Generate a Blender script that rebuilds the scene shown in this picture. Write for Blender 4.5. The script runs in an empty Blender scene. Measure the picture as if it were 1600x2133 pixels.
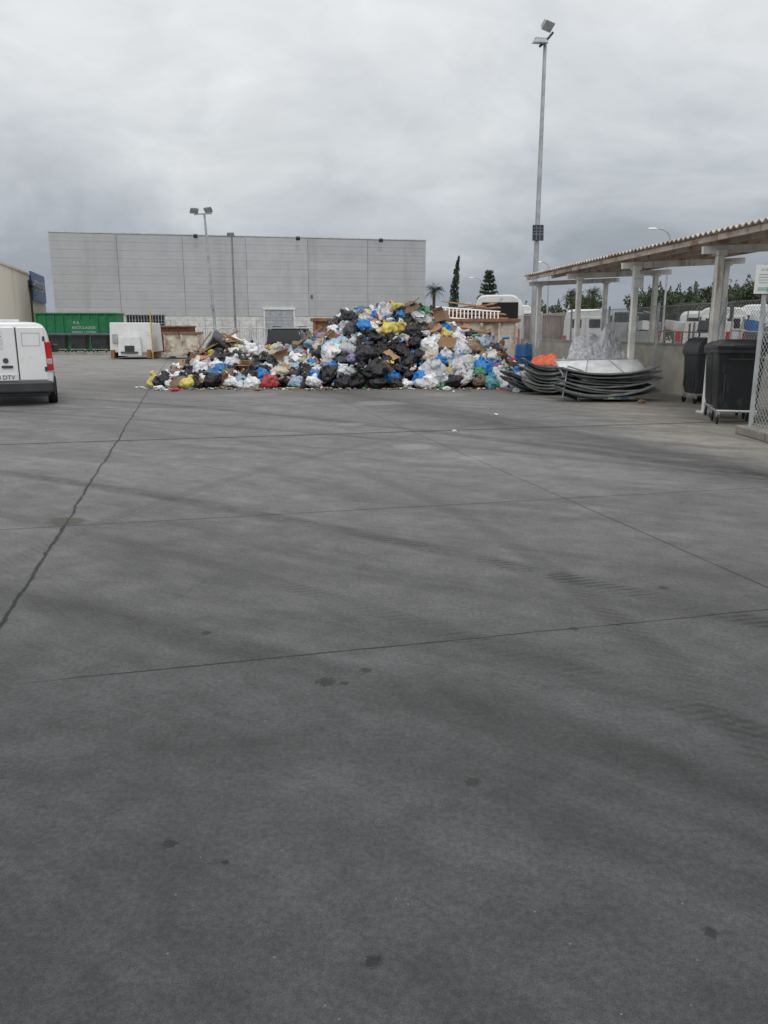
import bpy, bmesh, math, random
from math import sin, cos, pi, radians, sqrt
from mathutils import Vector, Matrix, Euler, noise
from mathutils.bvhtree import BVHTree
R = random.Random(7)
scene = bpy.context.scene
COL = scene.collection

# ------------------------------------------------------------------ materials
def N(nt, t, **kw):
    n = nt.nodes.new(t)
    for k, v in kw.items():
        setattr(n, k, v)
    return n
def L(nt, a, b): nt.links.new(a, b)
def math_n(nt, op, a, b=None, c=None, clamp=False):
    n = nt.nodes.new('ShaderNodeMath'); n.operation = op; n.use_clamp = clamp
    for i, x in enumerate((a, b, c)):
        if x is None: continue
        if isinstance(x, (int, float)): n.inputs[i].default_value = x
        else: nt.links.new(x, n.inputs[i])
    return n.outputs[0]
def mixc(nt, fac, a, b, mode='MIX'):
    n = nt.nodes.new('ShaderNodeMix'); n.data_type = 'RGBA'; n.blend_type = mode
    for idx, x in ((0, fac), (6, a), (7, b)):
        if isinstance(x, (int, float)): n.inputs[idx].default_value = x
        elif isinstance(x, (tuple, list)): n.inputs[idx].default_value = (*x[:3], 1)
        else: nt.links.new(x, n.inputs[idx])
    return n.outputs[2]
def noise_n(nt, vec, scale, detail=4, rough=.55, dist=0):
    n = nt.nodes.new('ShaderNodeTexNoise')
    n.inputs['Scale'].default_value = scale; n.inputs['Detail'].default_value = detail
    n.inputs['Roughness'].default_value = rough; n.inputs['Distortion'].default_value = dist
    if vec is not None: nt.links.new(vec, n.inputs['Vector'])
    return n.outputs[0]
def ramp(nt, x, lo, hi, a=0., b=1.):
    n = nt.nodes.new('ShaderNodeMapRange'); n.interpolation_type = 'SMOOTHSTEP'
    nt.links.new(x, n.inputs[0])
    n.inputs[1].default_value = lo; n.inputs[2].default_value = hi
    n.inputs[3].default_value = a; n.inputs[4].default_value = b
    return n.outputs[0]

MATS = {}
def pmat(name, col, rough=.6, metal=0, var=.18, scale=2.5, dirt=None, damt=.5, dscale=1.5, streak=False,
         bump=.0, bscale=15, rnd=0.0, coat=0):
    if name in MATS: return MATS[name]
    m = bpy.data.materials.new(name); m.use_nodes = True
    nt = m.node_tree; bs = nt.nodes['Principled BSDF']
    tc = N(nt, 'ShaderNodeTexCoord')
    vec = tc.outputs['Object']
    f = noise_n(nt, vec, scale, 3, .6)
    lo = tuple(max(0, c*(1-var)) for c in col); hi = tuple(min(1, c*(1+var)) for c in col)
    c = mixc(nt, ramp(nt, f, .3, .7), lo, hi)
    if dirt:
        v2 = vec
        if streak:
            mp = N(nt, 'ShaderNodeMapping'); mp.inputs['Scale'].default_value = (1, 1, .12)
            L(nt, vec, mp.inputs[0]); v2 = mp.outputs[0]
        g = noise_n(nt, v2, dscale, 6, .68)
        c = mixc(nt, ramp(nt, g, .62-.25*damt, .72-.1*damt, 0, min(1, .55+damt*.5)), c, dirt)
    if rnd:
        oi = N(nt, 'ShaderNodeObjectInfo')
        v = math_n(nt, 'MULTIPLY_ADD', oi.outputs['Random'], rnd*2, 1-rnd)
        hs = N(nt, 'ShaderNodeHueSaturation'); L(nt, c, hs.inputs['Color']); L(nt, v, hs.inputs['Value']); c = hs.outputs[0]
    L(nt, c, bs.inputs['Base Color'])
    bs.inputs['Metallic'].default_value = metal
    if coat: bs.inputs['Coat Weight'].default_value = coat
    L(nt, math_n(nt, 'MULTIPLY_ADD', f, .3, rough-.15, clamp=True), bs.inputs['Roughness'])
    if bump:
        b = N(nt, 'ShaderNodeBump'); b.inputs['Strength'].default_value = bump; b.inputs['Distance'].default_value = .03
        L(nt, noise_n(nt, vec, bscale, 3, .6, .6), b.inputs['Height']); L(nt, b.outputs[0], bs.inputs['Normal'])
    MATS[name] = m
    return m

RUST = (.16, .07, .035)
M_white = pmat('white_paint', (.72, .73, .72), .35, var=.05, dirt=(.35, .33, .30), damt=.25, dscale=3)
M_vanwhite = pmat('van_white_paint', (.78, .79, .79), .25, var=.03, dirt=(.5, .49, .46), damt=.15, dscale=2.5, coat=.3)
M_black = pmat('black_rubber', (.012, .012, .013), .7)
M_dkplastic = pmat('dark_grey_plastic', (.04, .042, .046), .5, dirt=(.10, .10, .095), damt=.3)
M_binblack = pmat('black_bin_plastic', (.013, .015, .018), .42, dirt=(.06, .06, .06), damt=.3, dscale=4, bump=.1)
M_glass = pmat('dark_glass', (.015, .018, .02), .1, var=.1)
M_red = pmat('red_lens', (.45, .015, .015), .2)
M_galv = pmat('galvanised_steel', (.42, .44, .45), .45, metal=.4, dirt=(.25, .24, .22), damt=.3)
M_wire = pmat('galvanised_wire', (.50, .52, .53), .5, metal=.2)
M_rim = pmat('wheel_rim', (.35, .36, .37), .4, metal=.5)
M_rust = pmat('rusty_steel', (.30, .15, .075), .8, var=.3, dirt=(.09, .04, .025), damt=.6, dscale=2.5, bump=.3)
M_rustwhite = pmat('white_paint_over_rust', (.62, .57, .48), .7, dirt=(.22, .11, .05), damt=.6, dscale=1.6, bump=.2)
M_rustpost = pmat('cream_paint_with_rust', (.74, .73, .69), .6, dirt=(.28, .16, .09), damt=.30, dscale=4, streak=True)
M_green = pmat('green_container_paint', (.01, .17, .06), .55, dirt=(.04, .09, .05), damt=.35, dscale=1)
M_wood = pmat('weathered_wood', (.30, .19, .10), .8, var=.3, scale=6)
M_card = pmat('brown_cardboard', (.33, .20, .11), .85, var=.15, rnd=.25, dirt=(.2, .12, .07), damt=.3)
M_conc = pmat('cream_concrete_wall', (.64, .58, .47), .9, dirt=(.44, .40, .32), damt=.30, dscale=1, streak=True, bump=.15)
M_beige = pmat('beige_building_wall', (.78, .73, .62), .9, var=.04, dirt=(.60, .56, .47), damt=.25, dscale=.3, streak=True)
M_kerb = pmat('kerb_concrete', (.30, .28, .25), .9, dirt=(.15, .14, .13), damt=.4, bump=.3)
M_blue = pmat('blue_plastic', (.02, .12, .32), .4, dirt=(.1, .15, .2), damt=.2)
M_orange = pmat('orange_plastic', (.75, .13, .05), .5, dirt=(.40, .1, .05), damt=.3, dscale=6)
M_lid = pmat('grey_lid_plastic', (.14, .15, .15), .5, var=.2, dirt=(.34, .34, .32), damt=.4, dscale=3, rnd=.4)
M_panelw = pmat('pale_plastic_panel', (.66, .68, .69), .45, dirt=(.45, .45, .44), damt=.3)
M_greyp = pmat('mid_grey_paint', (.34, .36, .37), .5, dirt=(.2, .2, .19), damt=.4)
M_sack = pmat('silver_woven_plastic', (.56, .57, .60), .42, var=.2, scale=5, dirt=(.30, .30, .33), damt=.4, dscale=4, bump=.5, bscale=9)
M_soil = pmat('dark_rubbish_core', (.06, .05, .045), .9, bump=.5)
M_trunk = pmat('bark', (.10, .075, .05), .9, bump=.5)
M_steeldk = pmat('dark_steel', (.06, .065, .07), .5, metal=.3)
M_lampglass = pmat('lamp_glass', (.35, .37, .38), .2)
M_yellowp = pmat('yellow_paint', (.55, .34, .05), .5, dirt=RUST, damt=.4)
M_textw = pmat('white_lettering', (.75, .77, .75), .6, var=.02)
M_textf = pmat('faded_white_lettering', (.50, .60, .52), .6, var=.1, dirt=(.1, .25, .14), damt=.4, dscale=6)
M_textb = pmat('black_lettering', (.02, .02, .02), .6, var=.02)
M_teal = pmat('teal_logo_paint', (.02, .25, .35), .5, var=.02)
M_greenp = pmat('green_print', (.05, .35, .18), .6, var=.05)
M_signblue = pmat('blue_sign_panel', (.02, .09, .26), .4, var=.05)
M_plate = pmat('plate_white', (.7, .7, .7), .4, var=.02)

def foliage(name, a, b):
    m = bpy.data.materials.new(name); m.use_nodes = True
    nt = m.node_tree; bs = nt.nodes['Principled BSDF']
    tc = N(nt, 'ShaderNodeTexCoord'); oi = N(nt, 'ShaderNodeObjectInfo')
    f = noise_n(nt, tc.outputs['Object'], 1.2, 3, .7)
    c = mixc(nt, ramp(nt, f, .35, .68), a, b)
    hs = N(nt, 'ShaderNodeHueSaturation'); L(nt, c, hs.inputs['Color'])
    L(nt, math_n(nt, 'MULTIPLY_ADD', oi.outputs['Random'], .5, .75), hs.inputs['Value'])
    L(nt, hs.outputs[0], bs.inputs['Base Color']); bs.inputs['Roughness'].default_value = .7
    return m
M_leaf = foliage('leaves', (.02, .036, .014), (.075, .10, .04))
M_leafd = foliage('conifer_leaves', (.015, .03, .014), (.045, .07, .03))
M_palm = foliage('palm_leaves', (.03, .045, .018), (.09, .11, .05))

# ------------------------------------------------------------------ mesh builder
class MB:
    def __init__(s): s.v = []; s.f = []; s.m = []
    def add(s, vs, fs, mi=0, M=None):
        o = len(s.v)
        if M is not None: vs = [M @ Vector(p) for p in vs]
        s.v.extend([tuple(p) for p in vs])
        for f in fs:
            s.f.append(tuple(i+o for i in f)); s.m.append(mi)
    def box(s, c, d, mi=0, rot=None, tp=(1, 1)):
        x, y, z = d[0]/2, d[1]/2, d[2]/2
        vs = [(-x, -y, -z), (x, -y, -z), (x, y, -z), (-x, y, -z)]
        vs += [(-x*tp[0], -y*tp[1], z), (x*tp[0], -y*tp[1], z), (x*tp[0], y*tp[1], z), (-x*tp[0], y*tp[1], z)]
        M = Matrix.Translation(c)
        if rot: M = M @ Euler(rot).to_matrix().to_4x4()
        s.add(vs, [(0, 3, 2, 1), (4, 5, 6, 7), (0, 1, 5, 4), (1, 2, 6, 5), (2, 3, 7, 6), (3, 0, 4, 7)], mi, M)
        return s
    def cyl(s, p0, p1, r0, r1=None, n=10, mi=0):
        if r1 is None: r1 = r0
        p0 = Vector(p0); p1 = Vector(p1); d = (p1-p0)
        if d.length < 1e-6: return s
        q = d.to_track_quat('Z', 'Y'); vs = []
        for p, r in ((p0, r0), (p1, r1)):
            for i in range(n):
                a = 2*pi*i/n
                vs.append(p + q @ Vector((r*cos(a), r*sin(a), 0)))
        fs = [(i, (i+1) % n, n+(i+1) % n, n+i) for i in range(n)]
        fs += [tuple(range(n-1, -1, -1)), tuple(range(n, 2*n))]
        s.add(vs, fs, mi); return s
    def tube(s, pts, r, n=8, mi=0):
        for a, b in zip(pts[:-1], pts[1:]): s.cyl(a, b, r, r, n, mi)
        return s
    def loft(s, rings, mi=0, caps=True):
        n = len(rings[0]); vs = [p for r in rings for p in r]; fs = []
        for k in range(len(rings)-1):
            for i in range(n):
                j = (i+1) % n
                fs.append((k*n+i, k*n+j, (k+1)*n+j, (k+1)*n+i))
        if caps:
            fs.append(tuple(range(n-1, -1, -1))); fs.append(tuple(range((len(rings)-1)*n, len(rings)*n)))
        s.add(vs, fs, mi); return s
    def build(s, name, mats, parent=None, loc=(0, 0, 0), rot=(0, 0, 0), smooth=False, bevel=0, **props):
        me = bpy.data.meshes.new(name); me.from_pydata(s.v, [], s.f)
        if not isinstance(mats, (list, tuple)): mats = [mats]
        for m in mats: me.materials.append(m)
        if len(mats) > 1: me.polygons.foreach_set('material_index', s.m)
        if smooth: me.polygons.foreach_set('use_smooth', [True]*len(me.polygons))
        me.validate(); me.update()
        bm = bmesh.new(); bm.from_mesh(me); bmesh.ops.recalc_face_normals(bm, faces=bm.faces); bm.to_mesh(me); bm.free()
        if smooth:
            try: me.set_sharp_from_angle(angle=radians(40))
            except Exception: pass
        o = bpy.data.objects.new(name, me); COL.objects.link(o)
        o.location = loc; o.rotation_euler = rot
        if parent: o.parent = parent
        if bevel:
            b = o.modifiers.new('bevel', 'BEVEL'); b.width = bevel; b.segments = 2; b.limit_method = 'ANGLE'
        for k, v in props.items(): o[k] = v
        return o

def thing(name, label, category, loc=(0, 0, 0), rz=0, group=None, rot=None):
    e = bpy.data.objects.new(name, None); COL.objects.link(e); e.empty_display_size = .2
    e.location = loc; e.rotation_euler = rot if rot else (0, 0, rz)
    e['label'] = label; e['category'] = category
    if group: e['group'] = group
    return e
def tag(o, label, category, group=None):
    o['label'] = label; o['category'] = category
    if group: o['group'] = group
    return o
def clone(src, loc, rz=0, label=None, rot=None, scale=None):
    def cp(o, par):
        c = o.copy(); COL.objects.link(c)
        if par is not None: c.parent = par
        for ch in o.children: cp(ch, c)
        return c
    n = cp(src, None)
    n.location = loc; n.rotation_euler = rot if rot else (0, 0, rz)
    if scale: n.scale = (scale,)*3 if isinstance(scale, (int, float)) else scale
    if label: n['label'] = label
    return n
def text(name, body, size, mat, parent, loc, rot, align='CENTER', ext=.002):
    cu = bpy.data.curves.new(name, 'FONT'); cu.body = body; cu.size = size; cu.align_x = align; cu.align_y = 'CENTER'; cu.extrude = ext
    t = bpy.data.objects.new(name+'_tmp', cu); COL.objects.link(t)
    dg = bpy.context.evaluated_depsgraph_get()
    me = bpy.data.meshes.new_from_object(t.evaluated_get(dg))
    bpy.data.objects.remove(t)
    me.materials.clear(); me.materials.append(mat)
    o = bpy.data.objects.new(name, me); COL.objects.link(o); o.parent = parent; o.location = loc; o.rotation_euler = rot
    return o

# ------------------------------------------------------------------ camera
cam = bpy.data.cameras.new('camera'); cam.sensor_width = 36; cam.lens = 27.34; cam.clip_end = 3000; cam.clip_start = .05
co = bpy.data.objects.new('camera', cam); COL.objects.link(co)
co.location = (0, 0, 1.6); co.rotation_euler = (radians(90-13.06), 0, 0); scene.camera = co

# ------------------------------------------------------------------ world and sun
w = bpy.data.worlds.new('World'); scene.world = w; w.use_nodes = True
w.cycles.sampling_method = 'MANUAL'; w.cycles.sample_map_resolution = 256
nt = w.node_tree; nt.nodes.clear()
out = N(nt, 'ShaderNodeOutputWorld'); tc = N(nt, 'ShaderNodeTexCoord'); gen = tc.outputs['Generated']
sky = N(nt, 'ShaderNodeTexSky'); sky.sky_type = 'NISHITA'; sky.sun_disc = False
sky.sun_elevation = radians(50); sky.sun_rotation = radians(190); sky.dust_density = 4; sky.air_density = 1.5
b1 = N(nt, 'ShaderNodeBackground'); L(nt, sky.outputs[0], b1.inputs[0]); b1.inputs[1].default_value = .01
sep = N(nt, 'ShaderNodeSeparateXYZ'); L(nt, gen, sep.inputs[0])
zz = math_n(nt, 'MAXIMUM', sep.outputs[2], 0.0)
den = math_n(nt, 'ADD', zz, .30)
px = math_n(nt, 'DIVIDE', sep.outputs[0], den); py = math_n(nt, 'DIVIDE', sep.outputs[1], den)
cmb = N(nt, 'ShaderNodeCombineXYZ'); L(nt, px, cmb.inputs[0]); L(nt, py, cmb.inputs[1]); cmb.inputs[2].default_value = 3.7
n1 = noise_n(nt, cmb.outputs[0], 1.5, 5, .55, .5)
n2 = noise_n(nt, cmb.outputs[0], 4.2, 7, .60, .6)
elev = math_n(nt, 'ADD', zz, math_n(nt, 'MULTIPLY', math_n(nt, 'SUBTRACT', n1, .48), .40))
elev = math_n(nt, 'MAXIMUM', elev, .0)
cr = N(nt, 'ShaderNodeValToRGB'); L(nt, elev, cr.inputs[0])
els = cr.color_ramp.elements
els[0].position = .0; els[0].color = (.285, .32, .37, 1)
els[1].position = 1.0; els[1].color = (1.0, 1.0, 1.0, 1)
for p, c in ((.08, (.325, .36, .41)), (.15, (.45, .485, .53)), (.22, (.59, .615, .64)), (.32, (.745, .76, .77)), (.6, (.88, .885, .89))):
    e = els.new(p); e.color = (*c, 1)
mod = math_n(nt, 'MULTIPLY_ADD', n2, .36, .82)
vm = N(nt, 'ShaderNodeVectorMath', operation='SCALE'); L(nt, cr.outputs[0], vm.inputs[0]); L(nt, mod, vm.inputs['Scale'])
b2 = N(nt, 'ShaderNodeBackground'); L(nt, vm.outputs[0], b2.inputs[0]); b2.inputs[1].default_value = 1.0
ad = N(nt, 'ShaderNodeAddShader'); L(nt, b1.outputs[0], ad.inputs[0]); L(nt, b2.outputs[0], ad.inputs[1]); L(nt, ad.outputs[0], out.inputs[0])
sl = bpy.data.lights.new('sun', 'SUN'); sl.energy = .8; sl.angle = radians(20); sl.color = (1, .99, .975)
so = bpy.data.objects.new('sun', sl); COL.objects.link(so)
so.rotation_euler = (radians(40), 0, radians(10))
scene.view_settings.view_transform = 'Standard'; scene.view_settings.look = 'None'; scene.view_settings.exposure = 0

# ------------------------------------------------------------------ ground
def ground_mat():
    m = bpy.data.materials.new('stained_concrete_ground'); m.use_nodes = True
    nt = m.node_tree; bs = nt.nodes['Principled BSDF']
    geo = N(nt, 'ShaderNodeNewGeometry'); P = geo.outputs['Position']
    def dot(v):
        n = N(nt, 'ShaderNodeVectorMath', operation='DOT_PRODUCT'); L(nt, P, n.inputs[0]); n.inputs[1].default_value = v; return n.outputs['Value']
    c = dot((.970, .242, 0)); d = dot((-.242, .970, 0))
    sp = N(nt, 'ShaderNodeSeparateXYZ'); L(nt, P, sp.inputs[0]); X, Y = sp.outputs[0], sp.outputs[1]
    mp0 = N(nt, 'ShaderNodeMapping'); mp0.inputs['Rotation'].default_value = (0, 0, radians(33)); L(nt, P, mp0.inputs[0])
    mp1 = N(nt, 'ShaderNodeMapping'); mp1.inputs['Scale'].default_value = (.36, 1.2, 1); L(nt, mp0.outputs[0], mp1.inputs[0])
    st = noise_n(nt, mp1.outputs[0], .9, 9, .74, .8)
    mp2 = N(nt, 'ShaderNodeMapping'); mp2.inputs['Scale'].default_value = (.20, 1.3, 1); L(nt, mp0.outputs[0], mp2.inputs[0])
    st2 = noise_n(nt, mp2.outputs[0], 6, 6, .75, .8)
    med = noise_n(nt, P, 2.6, 9, .78)
    fine = noise_n(nt, P, 45, 4, .85)
    fine2 = noise_n(nt, P, 260, 1, .6)
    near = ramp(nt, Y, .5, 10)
    base = mixc(nt, near, (.066, .067, .069), (.178, .177, .175))  # nearer ground darker: tyre grime plus view-angle dimming and vignette painted into colour
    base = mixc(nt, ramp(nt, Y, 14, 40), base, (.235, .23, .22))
    v = math_n(nt, 'MULTIPLY_ADD', ramp(nt, st, .32, .68), .40, .80)
    v = math_n(nt, 'MULTIPLY', v, math_n(nt, 'MULTIPLY_ADD', ramp(nt, st2, .3, .7), .16, .92))
    v = math_n(nt, 'MULTIPLY', v, math_n(nt, 'MULTIPLY_ADD', ramp(nt, med, .34, .66), .36, .82))
    v = math_n(nt, 'MULTIPLY', v, math_n(nt, 'MULTIPLY_ADD', ramp(nt, fine, .3, .7), .50, .75))
    v = math_n(nt, 'MULTIPLY', v, math_n(nt, 'MULTIPLY_ADD', ramp(nt, fine2, .3, .7), .44, .78))
    edge = math_n(nt, 'ADD', X, math_n(nt, 'MULTIPLY_ADD', Y, .02, 0))
    edge = math_n(nt, 'ADD', edge, math_n(nt, 'MULTIPLY', math_n(nt, 'SUBTRACT', st, .5), 3.5))
    pale = math_n(nt, 'MULTIPLY', ramp(nt, edge, 3.8, 5.4), ramp(nt, Y, 7, 12))
    base = mixc(nt, math_n(nt, 'MULTIPLY', pale, .85), base, (.27, .255, .225))
    lane = math_n(nt, 'SUBTRACT', 1.0, math_n(nt, 'DIVIDE', math_n(nt, 'ABSOLUTE', math_n(nt, 'ADD', math_n(nt, 'MULTIPLY_ADD', Y, .45, -8.3), X)), 1.4), clamp=True)
    lane = math_n(nt, 'MULTIPLY', lane, ramp(nt, st2, .3, .6))
    v = math_n(nt, 'MULTIPLY', v, math_n(nt, 'MULTIPLY_ADD', lane, -.55, 1.0))
    def arc(cx, cy, r, wd, s, tread=True):
        vd = N(nt, 'ShaderNodeVectorMath', operation='DISTANCE'); L(nt, P, vd.inputs[0]); vd.inputs[1].default_value = (cx, cy, 0)
        dd = vd.outputs['Value']
        k = math_n(nt, 'ABSOLUTE', math_n(nt, 'SUBTRACT', dd, r))
        k = ramp(nt, k, wd*.3, wd, 1, 0)
        if tread:
            ang = math_n(nt, 'ARCTAN2', math_n(nt, 'SUBTRACT', Y, cy), math_n(nt, 'SUBTRACT', X, cx))
            saw = math_n(nt, 'SINE', math_n(nt, 'MULTIPLY_ADD', ang, r*2*pi/.07, math_n(nt, 'MULTIPLY', dd, 60)))
            k = math_n(nt, 'MULTIPLY', k, math_n(nt, 'MULTIPLY_ADD', saw, .3, .7))
        k = math_n(nt, 'MULTIPLY', k, ramp(nt, med, .38, .58))
        return math_n(nt, 'MULTIPLY_ADD', k, -s, 1.0)
    for a in ((-21.7, -21.5, 35.0, .16, .62), (-21.7, -21.5, 33.7, .13, .38), (-14, -20, 27.2, .2, .38, False),
              (-30, -18, 43.5, .25, .45, False), (-25, -25, 44.5, .18, .48), (-12, -14, 17.6, .2, .42, False), (-40, -4, 46.2, .22, .42), (-13, 2, 14.5, .14, .35), (14, 2, 17.0, .14, .3)):
        v = math_n(nt, 'MULTIPLY', v, arc(*a))
    wn_ = noise_n(nt, P, .8, 3, .6)
    wob = math_n(nt, 'ADD', math_n(nt, 'MULTIPLY', math_n(nt, 'SUBTRACT', med, .5), .07), math_n(nt, 'MULTIPLY', math_n(nt, 'SUBTRACT', wn_, .5), .12))
    wmod = ramp(nt, st2, .3, .7, -.006, .008)
    def joint(q, q0, wd, s, wb=True):
        qq = math_n(nt, 'ADD', q, wob if wb else math_n(nt, 'MULTIPLY', wob, .35))
        k = math_n(nt, 'ABSOLUTE', math_n(nt, 'SUBTRACT', qq, q0))
        k = math_n(nt, 'SUBTRACT', k, math_n(nt, 'MULTIPLY', wmod, wd/.013))
        k = ramp(nt, k, wd*.4, wd*1.6, 1, 0)
        return k, s
    jm = None
    for q, q0, wd, s, wb in ((c, -1.08, .012, .75, True), (c, 3.54, .009, .5, False), (c, -5.7, .02, .45, True), (c, 8.2, .015, .5, False),
                         (d, 3.67, .006, .7, False), (d, 6.83, .014, .45, False), (d, 12.25, .042, .7, False), (d, 17.6, .05, .35, False), (d, 24, .06, .3, False), (c, -10.3, .03, .5, False)):
        k, s = joint(q, q0, wd, s, wb)
        if q0 == 3.67: k = math_n(nt, 'MULTIPLY', k, ramp(nt, c, -1.0, -.4))
        k = math_n(nt, 'MULTIPLY_ADD', k, -s, 1.0)
        jm = k if jm is None else math_n(nt, 'MULTIPLY', jm, k)
    v = math_n(nt, 'MULTIPLY', v, jm)
    vo = N(nt, 'ShaderNodeTexVoronoi'); vo.inputs['Scale'].default_value = 2.3; L(nt, P, vo.inputs['Vector'])
    csp = N(nt, 'ShaderNodeSeparateColor'); L(nt, vo.outputs['Color'], csp.inputs[0])
    rad = math_n(nt, 'MULTIPLY_ADD', csp.outputs[0], .09, .012)
    dist = math_n(nt, 'ADD', vo.outputs['Distance'], math_n(nt, 'MULTIPLY', math_n(nt, 'SUBTRACT', fine, .5), .09))
    hit = ramp(nt, math_n(nt, 'SUBTRACT', dist, rad), -.02, .006, 1, 0)
    hit = math_n(nt, 'MULTIPLY', hit, math_n(nt, 'GREATER_THAN', csp.outputs[1], .68))
    v = math_n(nt, 'MULTIPLY', v, math_n(nt, 'MULTIPLY_ADD', hit, -.40, 1.0))
    def spot(x, y, r):
        vd = N(nt, 'ShaderNodeVectorMath', operation='DISTANCE'); L(nt, P, vd.inputs[0]); vd.inputs[1].default_value = (x, y, 0)
        dd = math_n(nt, 'ADD', vd.outputs['Value'], math_n(nt, 'MULTIPLY', math_n(nt, 'SUBTRACT', fine if r < .1 else med, .5), r*2.4))
        return ramp(nt, dd, r*.7, r*1.15, 1, 0)
    for x, y, r in ((-.27, 3.37, .05), (-.19, 3.36, .022), (-.09, 3.5, .032), (1.05, 4.04, .03), (-.97, 3.98, .03), (-.03, 1.71, .024),
                    (-.69, 2.19, .024), (-.49, 2.1, .013), (1.79, 4.75, .035), (.89, 1.81, .02)):
        v = math_n(nt, 'MULTIPLY', v, math_n(nt, 'MULTIPLY_ADD', spot(x, y, r), -.5, 1.0))
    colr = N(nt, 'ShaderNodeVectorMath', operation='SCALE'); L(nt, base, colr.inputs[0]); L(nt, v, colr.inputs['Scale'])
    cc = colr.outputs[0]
    cc = mixc(nt, math_n(nt, 'MULTIPLY', spot(-2.72, 6.55, .17), .6), cc, (.055, .048, .033))   # broken joint filled with soil
    for x, y, r in ((-.1, 18.0, .6), (.42, 11.0, .3), (1.15, 10.0, .18), (-.6, 13.8, .25), (-3.5, 20.5, .7), (1.6, 20.5, .6)):
        cc = mixc(nt, math_n(nt, 'MULTIPLY', math_n(nt, 'MULTIPLY', spot(x, y, r), ramp(nt, fine, .40, .6)), .6), cc, (.42, .41, .39))
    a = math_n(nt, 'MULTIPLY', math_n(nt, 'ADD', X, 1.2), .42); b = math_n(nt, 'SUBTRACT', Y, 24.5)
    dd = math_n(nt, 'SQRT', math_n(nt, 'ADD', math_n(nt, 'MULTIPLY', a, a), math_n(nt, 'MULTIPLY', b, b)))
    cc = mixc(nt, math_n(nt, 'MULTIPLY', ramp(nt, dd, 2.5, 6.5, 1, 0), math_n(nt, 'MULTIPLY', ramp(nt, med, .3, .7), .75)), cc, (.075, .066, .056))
    vs = N(nt, 'ShaderNodeTexVoronoi'); vs.inputs['Scale'].default_value = 28; L(nt, P, vs.inputs['Vector'])
    sc2 = N(nt, 'ShaderNodeSeparateColor'); L(nt, vs.outputs['Color'], sc2.inputs[0])
    hit2 = math_n(nt, 'MULTIPLY', math_n(nt, 'LESS_THAN', vs.outputs['Distance'], .08), math_n(nt, 'GREATER_THAN', sc2.outputs[0], .92))
    cc = mixc(nt, math_n(nt, 'MULTIPLY', hit2, .4), cc, (.4, .39, .36))
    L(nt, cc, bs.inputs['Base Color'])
    L(nt, math_n(nt, 'MULTIPLY_ADD', med, .3, .62), bs.inputs['Roughness'])
    bs.inputs['Specular IOR Level'].default_value = .3
    bp = N(nt, 'ShaderNodeBump'); bp.inputs['Strength'].default_value = .7; bp.inputs['Distance'].default_value = .006
    L(nt, math_n(nt, 'ADD', fine, math_n(nt, 'MULTIPLY', fine2, .6)), bp.inputs['Height']); L(nt, bp.outputs[0], bs.inputs['Normal'])
    return m
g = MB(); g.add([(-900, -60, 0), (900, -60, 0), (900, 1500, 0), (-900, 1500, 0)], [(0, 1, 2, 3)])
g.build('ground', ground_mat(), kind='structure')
k = MB(); k.box((-22, 57.2, .06), (16, .5, .12)); k.box((-22, 63, .05), (16, 11, .10))
k.build('pavement', M_kerb, bevel=.02, kind='structure')
k = MB()
for i in range(4): k.box((0, -.5-i*1.0, .07), (.3, .985, .14))
ke = k.build('kerb', M_kerb, loc=(5.8, 12.5, 0), bevel=.02, kind='structure')

# ------------------------------------------------------------------ warehouse
wh = thing('warehouse', 'long grey panel-clad warehouse with flat roof and roller door', 'warehouse', (-33.6, 82, 0), math.atan2(7.6, 38.22))
WL = 38.97; WT = 11.3; WB = 3.2
pm = []
for i, t in enumerate((.45, .465, .435, .48)):
    pm.append(pmat('cladding_panel_%d' % i, (t*.985, t*1.0, t*1.02), .6, var=.05, scale=.6, dirt=(t*.84, t*.85, t*.86), damt=.35, dscale=.5, streak=True))
b = MB(); b.box((WL/2, 12.3, WT/2-.05), (WL-.1, 24, WT-.1))
b.build('wall', pmat('warehouse_wall', (.48, .49, .50), .8, dirt=(.35, .34, .32), damt=.3, dscale=.4, streak=True), wh)
b = MB(); nb = 6; bw = WL/nb; nr = 10; rh = (WT-WB)/nr
for i in range(nb):
    toneb = R.choice([0, 1, 2, 3])
    for j in range(nr):
        b.box((bw*(i+.5), .2+.010*((i*7+j*3) % 3), WB+rh*(j+.5)), (bw-.035, .2, rh-.014), toneb if R.random() < .75 else R.randrange(4))
        b.box((bw*(i+.5), .097+.010*((i*7+j*3) % 3), WB+rh*(j+.5)), (bw-.06, .008, .02), toneb)
b.build('cladding', pm, wh)
b = MB()
b.box((WL/2, .22, WB/2), (WL, .16, WB-.04))
b.build('base_wall', pmat('pale_base_wall', (.62, .62, .60), .8, dirt=(.42, .41, .38), damt=.35, dscale=.5, streak=True), wh)
b = MB(); b.box((WL/2, .19, WT+.05), (WL+.1, .3, .09)); b.build('coping', pmat('pale_coping', (.55, .56, .57), .5), wh)
b = MB()
for i in range(22): b.box((22.75, .08+.02*(i % 2), .09+i*.172), (3.0, .05, .168))
b.box((21.15, .07, 1.95), (.16, .14, 3.9), 1); b.box((24.35, .07, 1.95), (.16, .14, 3.9), 1); b.box((22.75, .05, 4.02), (3.5, .2, .24), 1)
b.build('roller_door', [pmat('roller_door_grey', (.38, .40, .42), .5), M_white], wh)
wn = MB(); wn.box((8.85, .1, 2.45), (3.9, .08, 1.7)); wn.build('window', M_glass, wh)
wf = MB()
for i in range(14): wf.box((6.95+i*.292, .03, 2.45), (.05, .05, 1.72))
wf.box((8.85, .02, 3.32), (4.0, .1, .08)); wf.box((8.85, .02, 1.58), (4.0, .1, .08)); wf.box((8.85, .0, 2.45), (3.9, .04, .05))
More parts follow.
